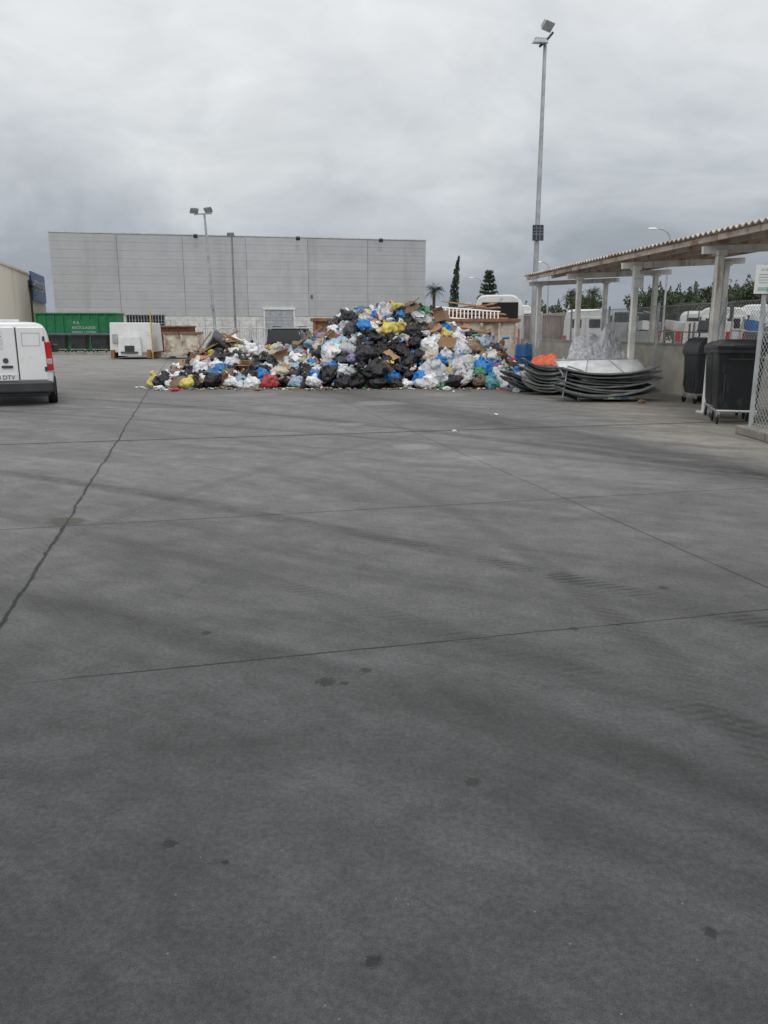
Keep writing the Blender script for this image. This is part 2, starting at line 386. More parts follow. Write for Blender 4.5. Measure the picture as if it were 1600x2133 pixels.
wf.build('window_grille', M_galv, wh)
b = MB(); b.box((26.3, .04, 5.3), (.22, .1, .32)); b.build('alarm_box', pmat('alarm_red', (.2, .08, .07), .5), wh)
for s_ in (14.4, 24.9, 33.8):
    b = MB(); b.tube([(s_, .1, WT+.05), (s_, -.5, WT-.02)], .03, 6); b.box((s_, -.65, WT-.15), (.42, .22, .34), rot=(.6, 0, 0))
    b.build('flood_light', M_steeldk, wh)

# beige building: its local x axis runs along the yard facade, local -y faces the yard
ang = math.atan2(24, -6.4)
bb = thing('industrial_building', 'low beige industrial building with blue wall sign', 'building', (-34.9, 74, 0), ang)
b = MB(); b.box((9, 10, 3.8), (33, 20, 7.6)); b.build('wall', M_beige, bb)
b = MB(); b.box((9, 9.97, 7.68), (33.2, 20.2, .2)); b.build('parapet', M_conc, bb)
sg = MB(); sg.box((19.9, -.14, 6.5), (9.6, .16, 3.1)); sgo = sg.build('sign', M_signblue, bb)
text('lettering', 'HIDRALUX', 1.7, M_textw, sgo, (19.9, -.24, 6.6), (pi/2, 0, 0))

# ------------------------------------------------------------------ lamps
def flood(parent, c, yaw, pitch, s=1.0, mats=None):
    mb = MB()
    M = Matrix.Translation(c) @ Euler((pitch, 0, yaw)).to_matrix().to_4x4()
    o = MB(); o.box((0, 0, 0), (.52*s, .34*s, .12*s), 0, tp=(.75, .7)); o.box((0, 0, -.07*s), (.5*s, .32*s, .02*s), 1)
    for i in range(5): o.box((-.18*s+i*.09*s, 0, .08*s), (.012*s, .24*s, .05*s), 0)
    mb.add(o.v, o.f, 0, M); mb.m = list(o.m)
    return mb.build('flood_light', mats or [M_steeldk, M_lampglass], parent)
lp = thing('lamp_post', 'tall galvanised lamp post with two floodlights and small solar panel', 'lamp post', (5.6, 30, 0), 0)
b = MB(); b.cyl((0, 0, 0), (0, 0, 11.5), .115, .06, 14); b.box((0, 0, .015), (.4, .4, .03)); b.build('pole', M_galv, lp, smooth=True)
b = MB(); b.tube([(-.2, 0, 11.25), (0, 0, 11.4), (.26, 0, 11.7)], .04, 8); b.build('crossarm', M_steeldk, lp)
flood(lp, (-.2, -.15, 11.38), .2, .15, .95, [M_galv, M_lampglass]); flood(lp, (.03, -.1, 11.88), .75, -.85, .95, [M_galv, M_lampglass])
b = MB(); b.box((0, -.16, 5.1), (.40, .04, .55), 0, rot=(-.15, 0, 0))
for i in range(1, 5): b.box((0, -.185, 4.85+i*.1), (.38, .012, .008), 1, rot=(-.15, 0, 0))
for i in range(1, 3): b.box((-.2+i*.133, -.185, 5.1), (.008, .012, .5), 1, rot=(-.15, 0, 0))
b.build('solar_panel', [pmat('solar_cell', (.012, .016, .035), .25), M_galv], lp)
l2 = thing('lamp_post', 'slim leaning lamp post with two floodlights on a crossbar', 'lamp post', (-12.6, 60, 0), rot=(0, radians(-2.7), 0))
b = MB(); b.cyl((0, 0, 0), (0, 0, 10), .12, .08, 10); b.build('pole', M_galv, l2, smooth=True)
b = MB(); b.box((-.1, 0, 9.95), (1.3, .08, .08)); b.build('crossarm', M_galv, l2)
flood(l2, (-.7, -.15, 10.2), .5, -.8, 1.2); flood(l2, (.35, -.15, 10.2), -.4, -.8, 1.2)
b = MB(); b.box((0, -.2, 3.4), (.25, .2, .35)); b.build('junction_box', M_galv, l2)
l3 = thing('lamp_post', 'thin grey lamp post with single small floodlight', 'lamp post', (-13.0, 70, 0))
b = MB(); b.cyl((0, 0, 0), (0, 0, 9.6), .11, .08, 10); b.build('pole', pmat('weathered_pole_grey', (.22, .23, .24), .5), l3, smooth=True)
flood(l3, (-.05, -.15, 9.65), 0, -.9, 1.2)
b = MB(); b.box((0, 0, 3.8), (.5, .06, .06)); b.box((.24, 0, 3.9), (.1, .1, .2)); b.build('bracket', M_galv, l3)
def street_lamp(loc, h, arm, sgn=-1):
    e = thing('street_lamp', 'white street lamp with curved arm behind the fence', 'street lamp', loc, 0, 'street lamps along the road')
    b = MB(); b.cyl((0, 0, 0), (0, 0, h-.5), .07, .05, 8)
    pts = [(sgn*arm*(1-cos(t)), 0, h-.5+.5*sin(t)) for t in [i*pi/12 for i in range(7)]]
    b.tube(pts, .035, 6); b.build('pole', M_galv, e, smooth=True)
    b = MB(); b.box((sgn*(arm+.2), 0, h), (.5, .22, .12), tp=(.7, .6)); b.build('lamp_head', M_white, e, bevel=.02)
street_lamp((15.7, 45, 0), 7.1, .8); street_lamp((12.2, 60, 0), 6.6, .6); street_lamp((9.6, 80, 0), 6.8, .75)

# ------------------------------------------------------------------ vehicles
def ring(y, hw, z0, z1, top=.9, e=.3, n=28):
    r = []
    for i in range(n):
        t = 2*pi*(i+.5)/n
        cx = cos(t); sz = sin(t)
        x = math.copysign(abs(cx)**e, cx); z = math.copysign(abs(sz)**e, sz)
        zr = (z+1)/2
        wv = hw*(1-(1-top)*max(0, (zr-.45)/.55)**1.3)
        r.append((x*wv, y, z0+(z1-z0)*zr))
    return r
def wheel(parent, x, y, r, wd=.2):
    e = bpy.data.objects.new('wheel', None); COL.objects.link(e); e.parent = parent; e.location = (x, y, r)
    b = MB(); ri = r*.62
    prof = [(-wd/2, ri), (-wd/2, r*.93), (-wd/2+.03, r), (wd/2-.03, r), (wd/2, r*.93), (wd/2, ri)]
    rings = [[(px_, rr*cos(2*pi*i/24), rr*sin(2*pi*i/24)) for i in range(24)] for px_, rr in prof]
    b.loft(rings, 0, False); b.build('tyre', M_black, e, smooth=True)
    b = MB(); b.cyl((-wd*.35, 0, 0), (wd*.35, 0, 0), ri, ri, 20); sx = 1 if x > 0 else -1
    for i in range(5):
        a = i*2*pi/5; b.box((sx*wd*.38, ri*.5*cos(a), ri*.5*sin(a)), (.03, ri*.8, ri*.25), rot=(a, 0, 0))
    b.build('rim', M_rim, e)
def small_van(loc, rz):
    e = thing('delivery_van', 'white delivery van with closed rear doors parked on the yard', 'van', loc, rz)
    W = .86
    b = MB()
    secs = [(0, .80, .42, 1.72), (.03, .84, .36, 1.78), (.12, W, .32, 1.80), (1.2, W, .30, 1.82), (2.3, W, .30, 1.82), (2.7, W, .30, 1.79), (3.05, W, .30, 1.55), (3.35, .85, .30, 1.16),
            (3.9, .82, .30, 1.02), (4.12, .76, .30, .85), (4.18, .70, .32, .7)]
    b.loft([ring(*s_) for s_ in secs]); b.build('body', M_vanwhite, e, smooth=True)
    # asymmetric rear doors: wide one and narrow one, seam at x = .17
    for sx, xc, wd in ((-1, -.288, .90), (1, .462, .565)):
        d_ = MB(); d_.box((xc, -.012, 1.13), (wd, .05, 1.14), tp=(.985, 1))
        do = d_.build('rear_door', M_vanwhite, e, bevel=.02)
        if sx < 0:
            h = MB(); h.box((-.05, -.055, .86), (.22, .03, .05)); h.build('handle', M_dkplastic, do, bevel=.008)
            h = MB(); h.box((-.35, -.040, 1.42), (.52, .008, .38)); h.build('blanked_window', pmat('painted_panel_grey', (.62, .63, .64), .3), do, bevel=.004)
        for hz in (1.45, .8):
            h = MB(); h.box((sx*.715, -.045, hz), (.05, .03, .1)); h.build('hinge', M_dkplastic, do, bevel=.008)
        t = MB(); t.box((sx*.80, .0, 1.08), (.13, .10, .62), 0, rot=(0, -sx*.04, 0)); t.box((sx*.80, -.045, .96), (.11, .03, .12), 1, rot=(0, -sx*.04, 0)); t.build('tail_light', [M_red, M_lampglass], e, bevel=.015)
    s_ = MB(); s_.box((.17, -.02, 1.13), (.016, .012, 1.12)); s_.build('door_seam', M_black, e)
    s_ = MB()
    for c_, d2 in (((.46, -.039, 1.57), (.36, .003, .012)), ((.46, -.039, 1.30), (.36, .003, .012)), ((.286, -.039, 1.435), (.012, .003, .256)), ((.634, -.039, 1.435), (.012, .003, .256))): s_.box(c_, d2)
    s_.build('decal_outline', pmat('grey_decal', (.38, .39, .39), .5, var=.02), e)
    s_ = MB(); s_.cyl((-.07, -.04, .99), (-.07, -.055, .99), .055, .055, 16); s_.build('badge', M_steeldk, e)
    s_ = MB(); s_.box((0, -.05, .42), (1.66, .20, .24), 0); s_.box((0, .0, .27), (1.5, .12, .1), 0); s_.build('rear_bumper', M_dkplastic, e, bevel=.04)
    s_ = MB(); s_.box((-.12, -.05, .63), (.54, .02, .13)); pl = s_.build('licence_plate', M_plate, e, bevel=.004)
    text('lettering', '0 DTV', .125, M_textb, pl, (-.09, -.062, .63), (pi/2, 0, 0))
    s_ = MB()
    for k_ in range(2):
        vs = []
        for i in range(13):
            a = -.6+i*.22; r0 = .13-.03*k_; wd = .026*sin(pi*i/12)+.005
            for rr_ in (r0-wd, r0+wd): vs.append((-.17+.02*k_-rr_*cos(a), -.0455-.001*k_, 1.52-.1*k_+rr_*sin(a)*.8))
        s_.add(vs, [(i*2, i*2+1, i*2+3, i*2+2) for i in range(12)], k_)
    s_.build('logo', [M_teal, M_greenp], e)
    for sx in (-1, 1):
        s_ = MB(); s_.box((sx*.855, 2.3, 1.36), (.02, .75, .38)); s_.build('window', M_glass, e, bevel=.01)
    s_ = MB(); s_.box((0, 3.06, 1.52), (1.35, .02, .42), rot=(-.9, 0, 0)); s_.build('windscreen', M_glass, e)
    s_ = MB(); s_.box((0, .6, 1.84), (.5, .06, .05)); s_.build('roof_bar', M_white, e)
    for sx in (-1, 1):
        s_ = MB(); s_.box((sx*.845, .78, .42), (.05, .84, .42)); s_.box((sx*.845, 1.85, .36), (.05, 1.32, .14)); s_.build('side_trim', M_dkplastic, e, bevel=.03)
        wheel(e, sx*.80, .78, .31); wheel(e, sx*.78, 3.4, .31)
        s_ = MB(); s_.box((sx*.95, 2.75, 1.2), (.16, .1, .2)); s_.build('wing_mirror', M_dkplastic, e, bevel=.03)
    return e
small_van((-8.10, 17.12, 0), radians(22.8))

def cargo_van(name, label, loc, rz, body=M_white, openb=False, Ln=5.6, W=1.0, H=2.6, group=None):
    e = thing(name, label, 'van', loc, rz, group)
    b = MB()
    secs = [(.0, W*.96, .5, H-.06), (.06, W, .45, H), (Ln*.6, W, .45, H), (Ln*.72, W, .45, H-.08), (Ln*.84, W*.98, .45, H*.62), (Ln*.96, W*.92, .45, H*.46), (Ln, W*.84, .5, H*.38)]
    b.loft([ring(*s_) for s_ in secs]); b.build('body', body, e, smooth=True)
    if openb:
        b = MB(); b.box((.1, -.02, H*.62), (W*1.5, .06, H*.56)); b.build('cargo_opening', pmat('dark_interior', (.012, .012, .012), .9), e)
        b = MB(); b.box((-W*1.25, -.45, H*.58), (.05, .9, H*.62), rot=(0, 0, .5)); b.build('open_door', body, e, bevel=.02)
        b = MB(); b.box((-.1, -.1, H*.66), (W*1.1, .1, .35), rot=(0, .1, 0)); b.build('load_board', M_card, e)
    else:
        for sx in (-1, 1):
            b = MB(); b.box((sx*W*.42, -.02, H*.55), (W*.8, .05, H*.66)); b.build('rear_door', body, e, bevel=.03)
            b = MB(); b.box((sx*W*.42, -.05, H*.77), (W*.5, .02, H*.14)); b.build('rear_window', M_glass, e, bevel=.01)
    for sx in (-1, 1):
        b = MB(); b.box((sx*W*.9, -.02, H*.46), (.12, .08, .6)); b.build('tail_light', M_red, e, bevel=.01)
        b = MB(); b.box((sx*W*.985, Ln*.7, H*.66), (.04, .9, .5)); b.build('side_window', M_glass, e, bevel=.02)
        wheel(e, sx*W*.86, Ln*.2, .36, .24); wheel(e, sx*W*.86, Ln*.83, .36, .24)
    b = MB(); b.box((0, -.05, .5), (W*1.9, .2, .22)); b.build('rear_bumper', M_dkplastic, e, bevel=.03)
    b = MB(); b.box((0, Ln*.79, H*.77), (W*1.6, .03, H*.34), rot=(-.75, 0, 0)); b.build('windscreen', M_glass, e)
    return e
def suv(name, label, cat, loc, rz, paint, pickup=False, group=None, sc=1.0):
    e = thing(name, label, cat, loc, rz, group); e.scale = (sc,)*3
    b = MB()
    b.loft([ring(*s_, .96) for s_ in [(0, .84, .45, 1.0), (.1, .92, .4, 1.08), (3.3, .92, .38, 1.08), (4.3, .9, .38, 1.0), (4.6, .84, .42, .92), (4.7, .75, .45, .8)]])
    b.build('body', paint, e, smooth=True)
    y0 = 1.9 if pickup else .12
    b = MB(); b.loft([ring(*s_, .84) for s_ in [(y0, .86, .98, 1.15), (y0+.22, .86, .98, 1.70), (y0+.5, .85, .98, 1.74), (2.9, .84, .98, 1.72), (3.55, .84, .98, 1.1)]])
    b.build('cabin_glass', M_glass, e, smooth=True)
    b = MB(); b.loft([ring(*s_, .97, .45) for s_ in [(y0+.2, .66, 1.68, 1.745), (y0+.4, .71, 1.68, 1.79), (2.8, .70, 1.68, 1.77), (2.98, .64, 1.66, 1.73)]])
    for sx in (-1, 1):
        for yy in (y0+.25, (y0+3)/2+.1): b.box((sx*.775, yy, 1.38), (.07, .1, .70), rot=(0, -sx*.13, 0))
    b.build('roof', paint, e, smooth=True)
    for sx in (-1, 1):
        b = MB(); b.box((sx*.82, .02, .92), (.14, .1, .3)); b.build('tail_light', M_red, e, bevel=.02)
        b = MB(); b.box((sx*1.0, 3.0, 1.15), (.18, .1, .16)); b.build('wing_mirror', paint, e, bevel=.03)
        wheel(e, sx*.82, .9, .36, .22); wheel(e, sx*.82, 3.75, .36, .22)
        if not pickup:
            b = MB(); b.box((sx*.62, 1.6, 1.83), (.04, 1.8, .04)); b.build('roof_rail', M_steeldk, e)
    if pickup:
        b = MB(); b.box((0, .9, 1.12), (1.6, 1.7, .06), 1)
        b.box((-.86, .95, 1.14), (.1, 1.8, .14)); b.box((.86, .95, 1.14), (.1, 1.8, .14)); b.box((0, .08, .95), (1.6, .08, .5)); b.build('cargo_bed', [paint, M_dkplastic], e, bevel=.02)
    b = MB(); b.box((0, -.03, .55), (1.7, .2, .26)); b.build('rear_bumper', M_dkplastic, e, bevel=.04)
    b = MB(); b.box((0, -.03, .88), (.52, .02, .12)); b.build('licence_plate', M_plate, e)
    return e
M_dkpaint = pmat('dark_blue_black_paint', (.015, .018, .025), .2, coat=.5, var=.05)
G = 'vehicles parked behind the fence'
suv('parked_car', 'dark off-road car with roof rails parked beyond the rubbish heap', 'car', (-4.7, 37, 0), radians(-6), M_dkpaint)
cargo_van('cargo_van', 'white cargo van with open dark load bay full of boards', (4.75, 33.6, .0), radians(-12), openb=True, H=3.1, W=1.0)
cargo_van('parked_van', 'white van near the tall lamp post and brown skip', (7.1, 43, 0), radians(8), H=3.0, group=G)
def truck(loc, rz, label, load, paint=M_white):
    e = thing('tipper_truck', label, 'truck', loc, rz, G)
    b = MB(); b.loft([ring(*s_, .9, .25) for s_ in [(3.3, .82, .5, 2.25), (3.4, .88, .45, 2.35), (4.2, .88, .45, 2.35), (4.6, .86, .45, 1.5), (4.9, .82, .5, 1.1)]]); b.build('cab', paint, e, smooth=True)
    b = MB(); b.box((0, 3.27, 1.9), (1.1, .04, .4)); b.build('cab_window', M_glass, e)
    b = MB(); b.box((0, 1.6, .75), (.8, 3.3, .2)); b.build('chassis', M_steeldk, e)
    b = MB(); b.box((0, 1.6, .93), (1.8, 3.2, .1)); b.box((0, .04, 1.45), (1.8, .06, .95)); b.box((-.88, 1.6, 1.45), (.05, 3.05, .94)); b.box((.88, 1.6, 1.45), (.05, 3.05, .94))
    for i in range(4): b.box((-.66+i*.44, -.02, 1.45), (.06, .06, .92))
    b.build('bed', paint, e, bevel=.01)
    b = MB()
    if load == 'bins':
        for i in range(3): b.box((-.5+i*.5, .6+.3*i, 1.95), (.42, .5, .7), rot=(.1*i, .08*i, .2*i), tp=(1.15, 1.1))
        b.build('load', M_dkplastic, e, bevel=.03)
    elif load == 'box':
        b.box((-.2, 1.0, 1.95), (.9, 1.2, .8), rot=(0, .05, .1)); b.box((.4, .6, 1.8), (.5, .5, .5), rot=(.2, 0, .5)); b.build('load', M_panelw, e, bevel=.03)
    elif load == 'cage':
        for i in range(7):
            for sx in (-1, 1): b.cyl((sx*.86, .2+i*.48, 1.9), (sx*.86, .2+i*.48, 2.5), .025, .025, 5)
        for sx in (-1, 1): b.cyl((sx*.86, .1, 2.5), (sx*.86, 3.2, 2.5), .03, .03, 5)
        for i in range(6): b.cyl((-.86+i*.34, .1, 1.9), (-.86+i*.34, .1, 2.5), .02, .02, 5)
        b.cyl((-.86, .1, 2.5), (.86, .1, 2.5), .03, .03, 5); b.build('cage', M_steeldk, e)
    for sx in (-1, 1):
        b = MB(); b.box((sx*.78, -.05, 1.45), (.16, .06, .3)); b.build('tail_light', M_red, e)
        b = MB(); b.box((sx*1.02, 4.3, 1.75), (.14, .08, .3)); b.build('wing_mirror', M_steeldk, e)
        wheel(e, sx*.8, .9, .38, .24); wheel(e, sx*.8, 4.1, .38, .24)
truck((10.6, 26.5, 0), radians(-21), 'white tipper truck with a steel cage body', 'cage')
truck((13.4, 27.8, 0), radians(-27), 'white tipper truck carrying pale boxes', 'box')
truck((9.1, 29.0, 0), radians(-16), 'grey tipper truck carrying dark bins', 'bins', M_greyp)
truck((16.2, 32.0, 0), radians(-26), 'white tipper truck with a steel cage body', 'cage')
cargo_van('parked_van', 'white van parked between tipper trucks behind the fence', (12.1, 28.6, 0), radians(-22), H=2.45, W=.85, group=G)
cargo_van('parked_van', 'white high-roofed van beyond the tipper trucks', (14.9, 31.5, 0), radians(-26), H=2.65, W=.95, group=G)
cargo_van('parked_van', 'white van standing near the steel racks', (8.3, 33.0, 0), radians(-13), H=2.5, W=.9, group=G)
suv('parked_car', 'dark grey car parked among white trucks', 'car', (12.0, 24.6, 0), radians(-26), M_dkpaint, False, G, 1.0)
for i, (x, y, z_, kx, ky) in enumerate(((9.1, 25.2, 0, .1, .2), (9.9, 24.6, 0, -.15, .9), (10.8, 23.6, 0, .2, .1), (8.6, 26.4, 0, 0, 1.4))):
    e = thing('steel_rack', 'rusty steel rack with uprights standing behind the wall', 'rack', (x, y, z_), ky, 'steel racks behind the wall', rot=(0, kx*.3, ky))
    b = MB(); h_ = 1.75+.12*i
    for sx in (-.5, .5):
        for sy in (-.3, .3): b.cyl((sx, sy, 0), (sx, sy, h_+.15*(sx > 0)), .03, .03, 6)
    for zz2 in (.5, 1.1, 1.6): b.box((0, 0, zz2), (1.0, .6, .03))
    b.build('frame', (M_rust, M_steeldk, M_galv, M_galv)[i], e)
    b = MB(); b.box((0, 0, 1.77), (.5, .4, .3), rot=(.1, .1, .3)); b.build('crate', (M_panelw, M_dkplastic, M_blue, M_white)[i], e, bevel=.02)

# ------------------------------------------------------------------ containers
def open_container(name, label, cat, loc, rz, Lx, Ly, H, mats, ribs=8):
    e = thing(name, label, cat, loc, rz)
    b = MB(); t = .06
    b.box((0, 0, .2), (Lx, Ly, .1)); b.box((0, -Ly/2+t/2, H/2+.1), (Lx, t, H-.2)); b.box((0, Ly/2-t/2, H/2+.1), (Lx, t, H-.2))
    b.box((-Lx/2+t/2, 0, H/2+.1), (t, Ly-2*t, H-.2)); b.box((Lx/2-t/2, 0, H/2+.1), (t, Ly-2*t, H-.2))
    b.build('body', mats[0], e, bevel=.01)
    for i in range(ribs):
        x = -Lx/2+.06+(Lx-.12)*i/(ribs-1)
        for sy in (-1, 1):
            b = MB(); b.box((x, sy*(Ly/2+.05), H/2+.08), (.09, .1, H-.3)); b.build('rib', mats[0], e)
    b = MB()
    for sy in (-1, 1): b.box((0, sy*(Ly/2+.03), H+.02), (Lx+.16, .16, .12))
    for sx in (-1, 1): b.box((sx*(Lx/2+.01), 0, H+.02), (.13, Ly-.12, .12))
    b.build('top_rim', mats[1], e, bevel=.015)
    for sx in (-1, 1):
        b = MB(); b.box((sx*Lx*.32, 0, .09), (.16, Ly*.98, .12)); b.build('skid', M_steeldk, e)
    return e
gc = open_container('green_container', 'large green ribbed roll-off container with white lettering', 'container', (-24.05, 63.5, 0), radians(4), 6.1, 2.4, 2.95, (M_green, M_green), 10)
s_ = MB(); s_.box((.5, -1.33, 1.75), (2.4, .04, 1.5)); sp_ = s_.build('lettering_panel', M_green, gc)
text('lettering', 'P.A.', .32, M_textf, sp_, (.1, -1.37, 2.25), (pi/2, 0, 0))
text('lettering', 'RECICLADOS', .30, M_textf, sp_, (.6, -1.37, 1.88), (pi/2, 0, 0))
text('lettering', 'MUEBLES Y ENSERES', .2, M_textf, sp_, (.6, -1.37, 1.56), (pi/2, 0, 0))
open_container('rusty_skip', 'small pale skip with rust stains beside white compactor', 'skip', (-12.3, 48.8, 0), radians(8), 2.1, 1.8, 1.5, (M_rustwhite, M_rust), 3)
open_container('skip', 'low red-brown skip container beyond the compactor', 'skip', (-16.0, 60, 0), radians(2), 3.2, 2, 1.95, (pmat('red_brown_paint', (.10, .03, .025), .7, dirt=(.2, .15, .12), damt=.3), M_rust), 5)
open_container('rusty_container', 'rusty cream open container behind the rubbish heap', 'container', (3.45, 31.2, 0), radians(3), 2.7, 4.0, 1.98, (M_rustwhite, M_rust), 5)
open_container('rusty_container', 'orange-brown rusty container mostly buried by rubbish bags', 'container', (-1.2, 31.2, 0), radians(-3), 2.6, 4.0, 2.0, (M_rust, M_rust), 5)
open_container('brown_skip', 'brown skip behind the chain-link fence', 'skip', (8.0, 39, 0), radians(4), 2.4, 2, 2.35, (pmat('brown_paint', (.17, .10, .07), .8, dirt=RUST, damt=.5), M_rust), 4)
cp = thing('waste_compactor', 'white portable waste compactor with rusty feet', 'compactor', (-15.2, 48.6, 0), radians(6))
b = MB(); b.box((0, 0.6, 1.25), (2.5, 3.6, 1.75), tp=(.94, .96)); b.build('body', M_white, cp, bevel=.05)
b = MB(); b.box((.0, -1.45, .75), (1.35, .5, 1.1), tp=(.9, .8)); b.box((0, -1.70, .62), (.55, .1, .35), 1); b.build('hopper', [M_white, M_dkplastic], cp, bevel=.02)
for x in (-1.05, 1.05):
    b = MB(); b.box((x, .5, .2), (.16, 3.8, .3)); b.box((x, -1.3, .3), (.2, .4, .5)); b.build('skid', M_rust, cp, bevel=.01)
b = MB(); b.box((-.9, -1.24, 1.2), (.3, .12, .5)); b.build('control_box', M_galv, cp)
b = MB(); b.cyl((-.5, -1.78, .40), (.5, -1.78, .40), .05, .05, 8); b.build('hook_bar', M_steeldk, cp)
yp = thing('yellow_post', 'thin yellow steel post beside the compactor', 'post', (-13.75, 47.2, 0))
b = MB(); b.cyl((0, 0, 0), (0, 0, 2.7), .035, .035, 10); b.cyl((0, 0, 2.7), (0, 0, 2.78), .035, .01, 10); b.build('post', M_yellowp, yp)
b = MB(); b.box((0, 0, .01), (.25, .25, .02)); b.build('base_plate', M_rust, yp)

def big_bin(label, loc, rz, mat=M_binblack, group='waste bins', dome=False, name='waste_bin', sc=None):
    e = thing(name, label, 'waste bin', loc, rz, group)
    if sc: e.scale = sc
    b = MB(); W, D = 1.3, .95
    def rr(hx, hy, z, r=.1, n=5):
        pts = []
        for (sx, sy, a0) in ((1, 1, 0), (-1, 1, pi/2), (-1, -1, pi), (1, -1, 1.5*pi)):
            for i in range(n):
                a = a0+i*(pi/2)/(n-1)
                pts.append((sx*(hx-r)+r*cos(a), sy*(hy-r)+r*sin(a), z))
        return pts
    b.loft([rr(W*.40, D*.38, .24), rr(W*.43, D*.42, .34), rr(W*.48, D*.47, 1.08), rr(W*.5, D*.5, 1.14), rr(W*.53, D*.54, 1.15), rr(W*.53, D*.54, 1.21)])
    for i in (0, 1):
        for sy in (-1, 1): b.box(((-.32+i*.64)*W, sy*D*.445, .72), (.05, .03, .66), rot=(.09*sy, 0, 0))
    b.build('body', mat, e, smooth=True)
    b = MB()
    if dome:
        rs = []
        for i in range(9):
            a = pi*i/8; rs.append([(p, -D*.52*cos(a), 1.2+.34*sin(a)) for p in (-W*.52, -W*.5, W*.5, W*.52)])
        vs = [p for r in rs for p in r]; fs = [(k_*4+i, k_*4+i+1, (k_+1)*4+i+1, (k_+1)*4+i) for k_ in range(8) for i in range(3)]
        fs += [tuple(k_*4 for k_ in range(9)), tuple(k_*4+3 for k_ in range(8, -1, -1))]
        b.add(vs, fs)
    else:
        b.loft([rr(W*.535, D*.55, 1.215), rr(W*.54, D*.56, 1.26), rr(W*.5, D*.52, 1.31), rr(W*.36, D*.36, 1.36), ])
        b.box((0, D*.56, 1.27), (W*.8, .06, .06)); b.box((0, -D*.57, 1.25), (.5, .06, .04))
    b.build('lid', mat, e, smooth=True)
    b = MB()
    b.tube([(-W*.3, -D*.50, 1.05), (-W*.3, -D*.57, 1.05), (W*.3, -D*.57, 1.05), (W*.3, -D*.50, 1.05)], .014, 6)
    b.build('handle', M_black, e)
    b = MB()
    b.tube([(-W*.42, -D*.4, .22), (W*.42, -D*.4, .22), (W*.42, D*.4, .22), (-W*.42, D*.4, .22), (-W*.42, -D*.4, .22)], .02, 6)
    b.build('frame', M_galv, e)
    for sx in (-1, 1):
        for sy in (-1, 1):
            b = MB(); b.cyl((sx*W*.38-.025, sy*D*.36, .09), (sx*W*.38+.025, sy*D*.36, .09), .09, .09, 16, 0); b.box((sx*W*.38, sy*D*.36, .17), (.08, .1, .1), 1)
            b.build('wheel', [M_black, M_galv], e)
    return e
BG = 'black bins by the fence'
big_bin('large black wheeled waste bin standing beside the fence kerb', (6.26, 14.0, 0), radians(-14), group=BG, sc=(.60, .82, 1.08))
big_bin('large black wheeled waste bin tucked behind another bin', (6.53, 14.98, 0), radians(-12), group=BG, sc=(.58, .82, 1.05))
big_bin('dark grey domed waste bin against the fence', (7.2, 18.0, 0), radians(90+7), M_dkplastic, BG, True, sc=(.52, .56, .96))
far0 = big_bin('dark grey wheeled bin in a row before the green container', (-25.4, 58.4, .12), radians(2), M_dkplastic, 'row of bins by the green container')
for i, x in enumerate((-23.85, -22.3, -20.75, -19.2)):
    clone(far0, (x, 58.4+R.uniform(-.1, .1), .12), radians(R.uniform(-5, 5)))

def hoop(loc, rz):
    e = thing('metal_barrier', 'pale metal hoop barrier with vertical bars', 'barrier', loc, rz, 'row of metal barriers')
    b = MB(); w_, h_ = 1.0, 1.85; r = .2
    pts = [(-w_/2, 0, 0), (-w_/2, 0, h_-r)] + [(-w_/2+r-r*cos(a), 0, h_-r+r*sin(a)) for a in (pi/8, pi/4, 3*pi/8, pi/2)] + [(w_/2-r+r*sin(a), 0, h_-r+r*cos(a)) for a in (0, pi/8, pi/4, 3*pi/8, pi/2)] + [(w_/2, 0, 0)]
    b.tube(pts, .035, 6); b.build('frame', M_galv, e)
    b = MB()
    for i in range(1, 6): b.cyl((-w_/2+i*w_/6, 0, .5), (-w_/2+i*w_/6, 0, h_), .012, .012, 5)
    b.cyl((-w_/2, 0, .5), (w_/2, 0, .5), .02, .02, 5); b.build('bar', M_galv, e)
    return e
h0 = hoop((-12.2, 56, 0), radians(4))
for i in range(1, 8):
    if i in (4,): continue
    clone(h0, (-12.2+i*1.12, 56+.06*i, 0), radians(4))
pf = thing('perimeter_fence', 'thin metal post fence on low white wall before warehouse', 'fence', (-28, 74, 0), math.atan2(7.6, 38.22))
b = MB(); b.box((20, 0, .45), (41, .25, .9)); b.build('low_wall', pmat('white_low_wall', (.6, .6, .58), .8, dirt=(.4, .38, .35), damt=.4), pf)
for i in range(26):
    b = MB(); b.cyl((i*1.6, 0, .9), (i*1.6, 0, 2.7), .03, .03, 6); b.build('post', M_galv, pf)
b = MB()
for z in (1.5, 2.1, 2.65): b.cyl((0, 0, z), (40, 0, z), .012, .012, 5)
b.build('rail', M_galv, pf)

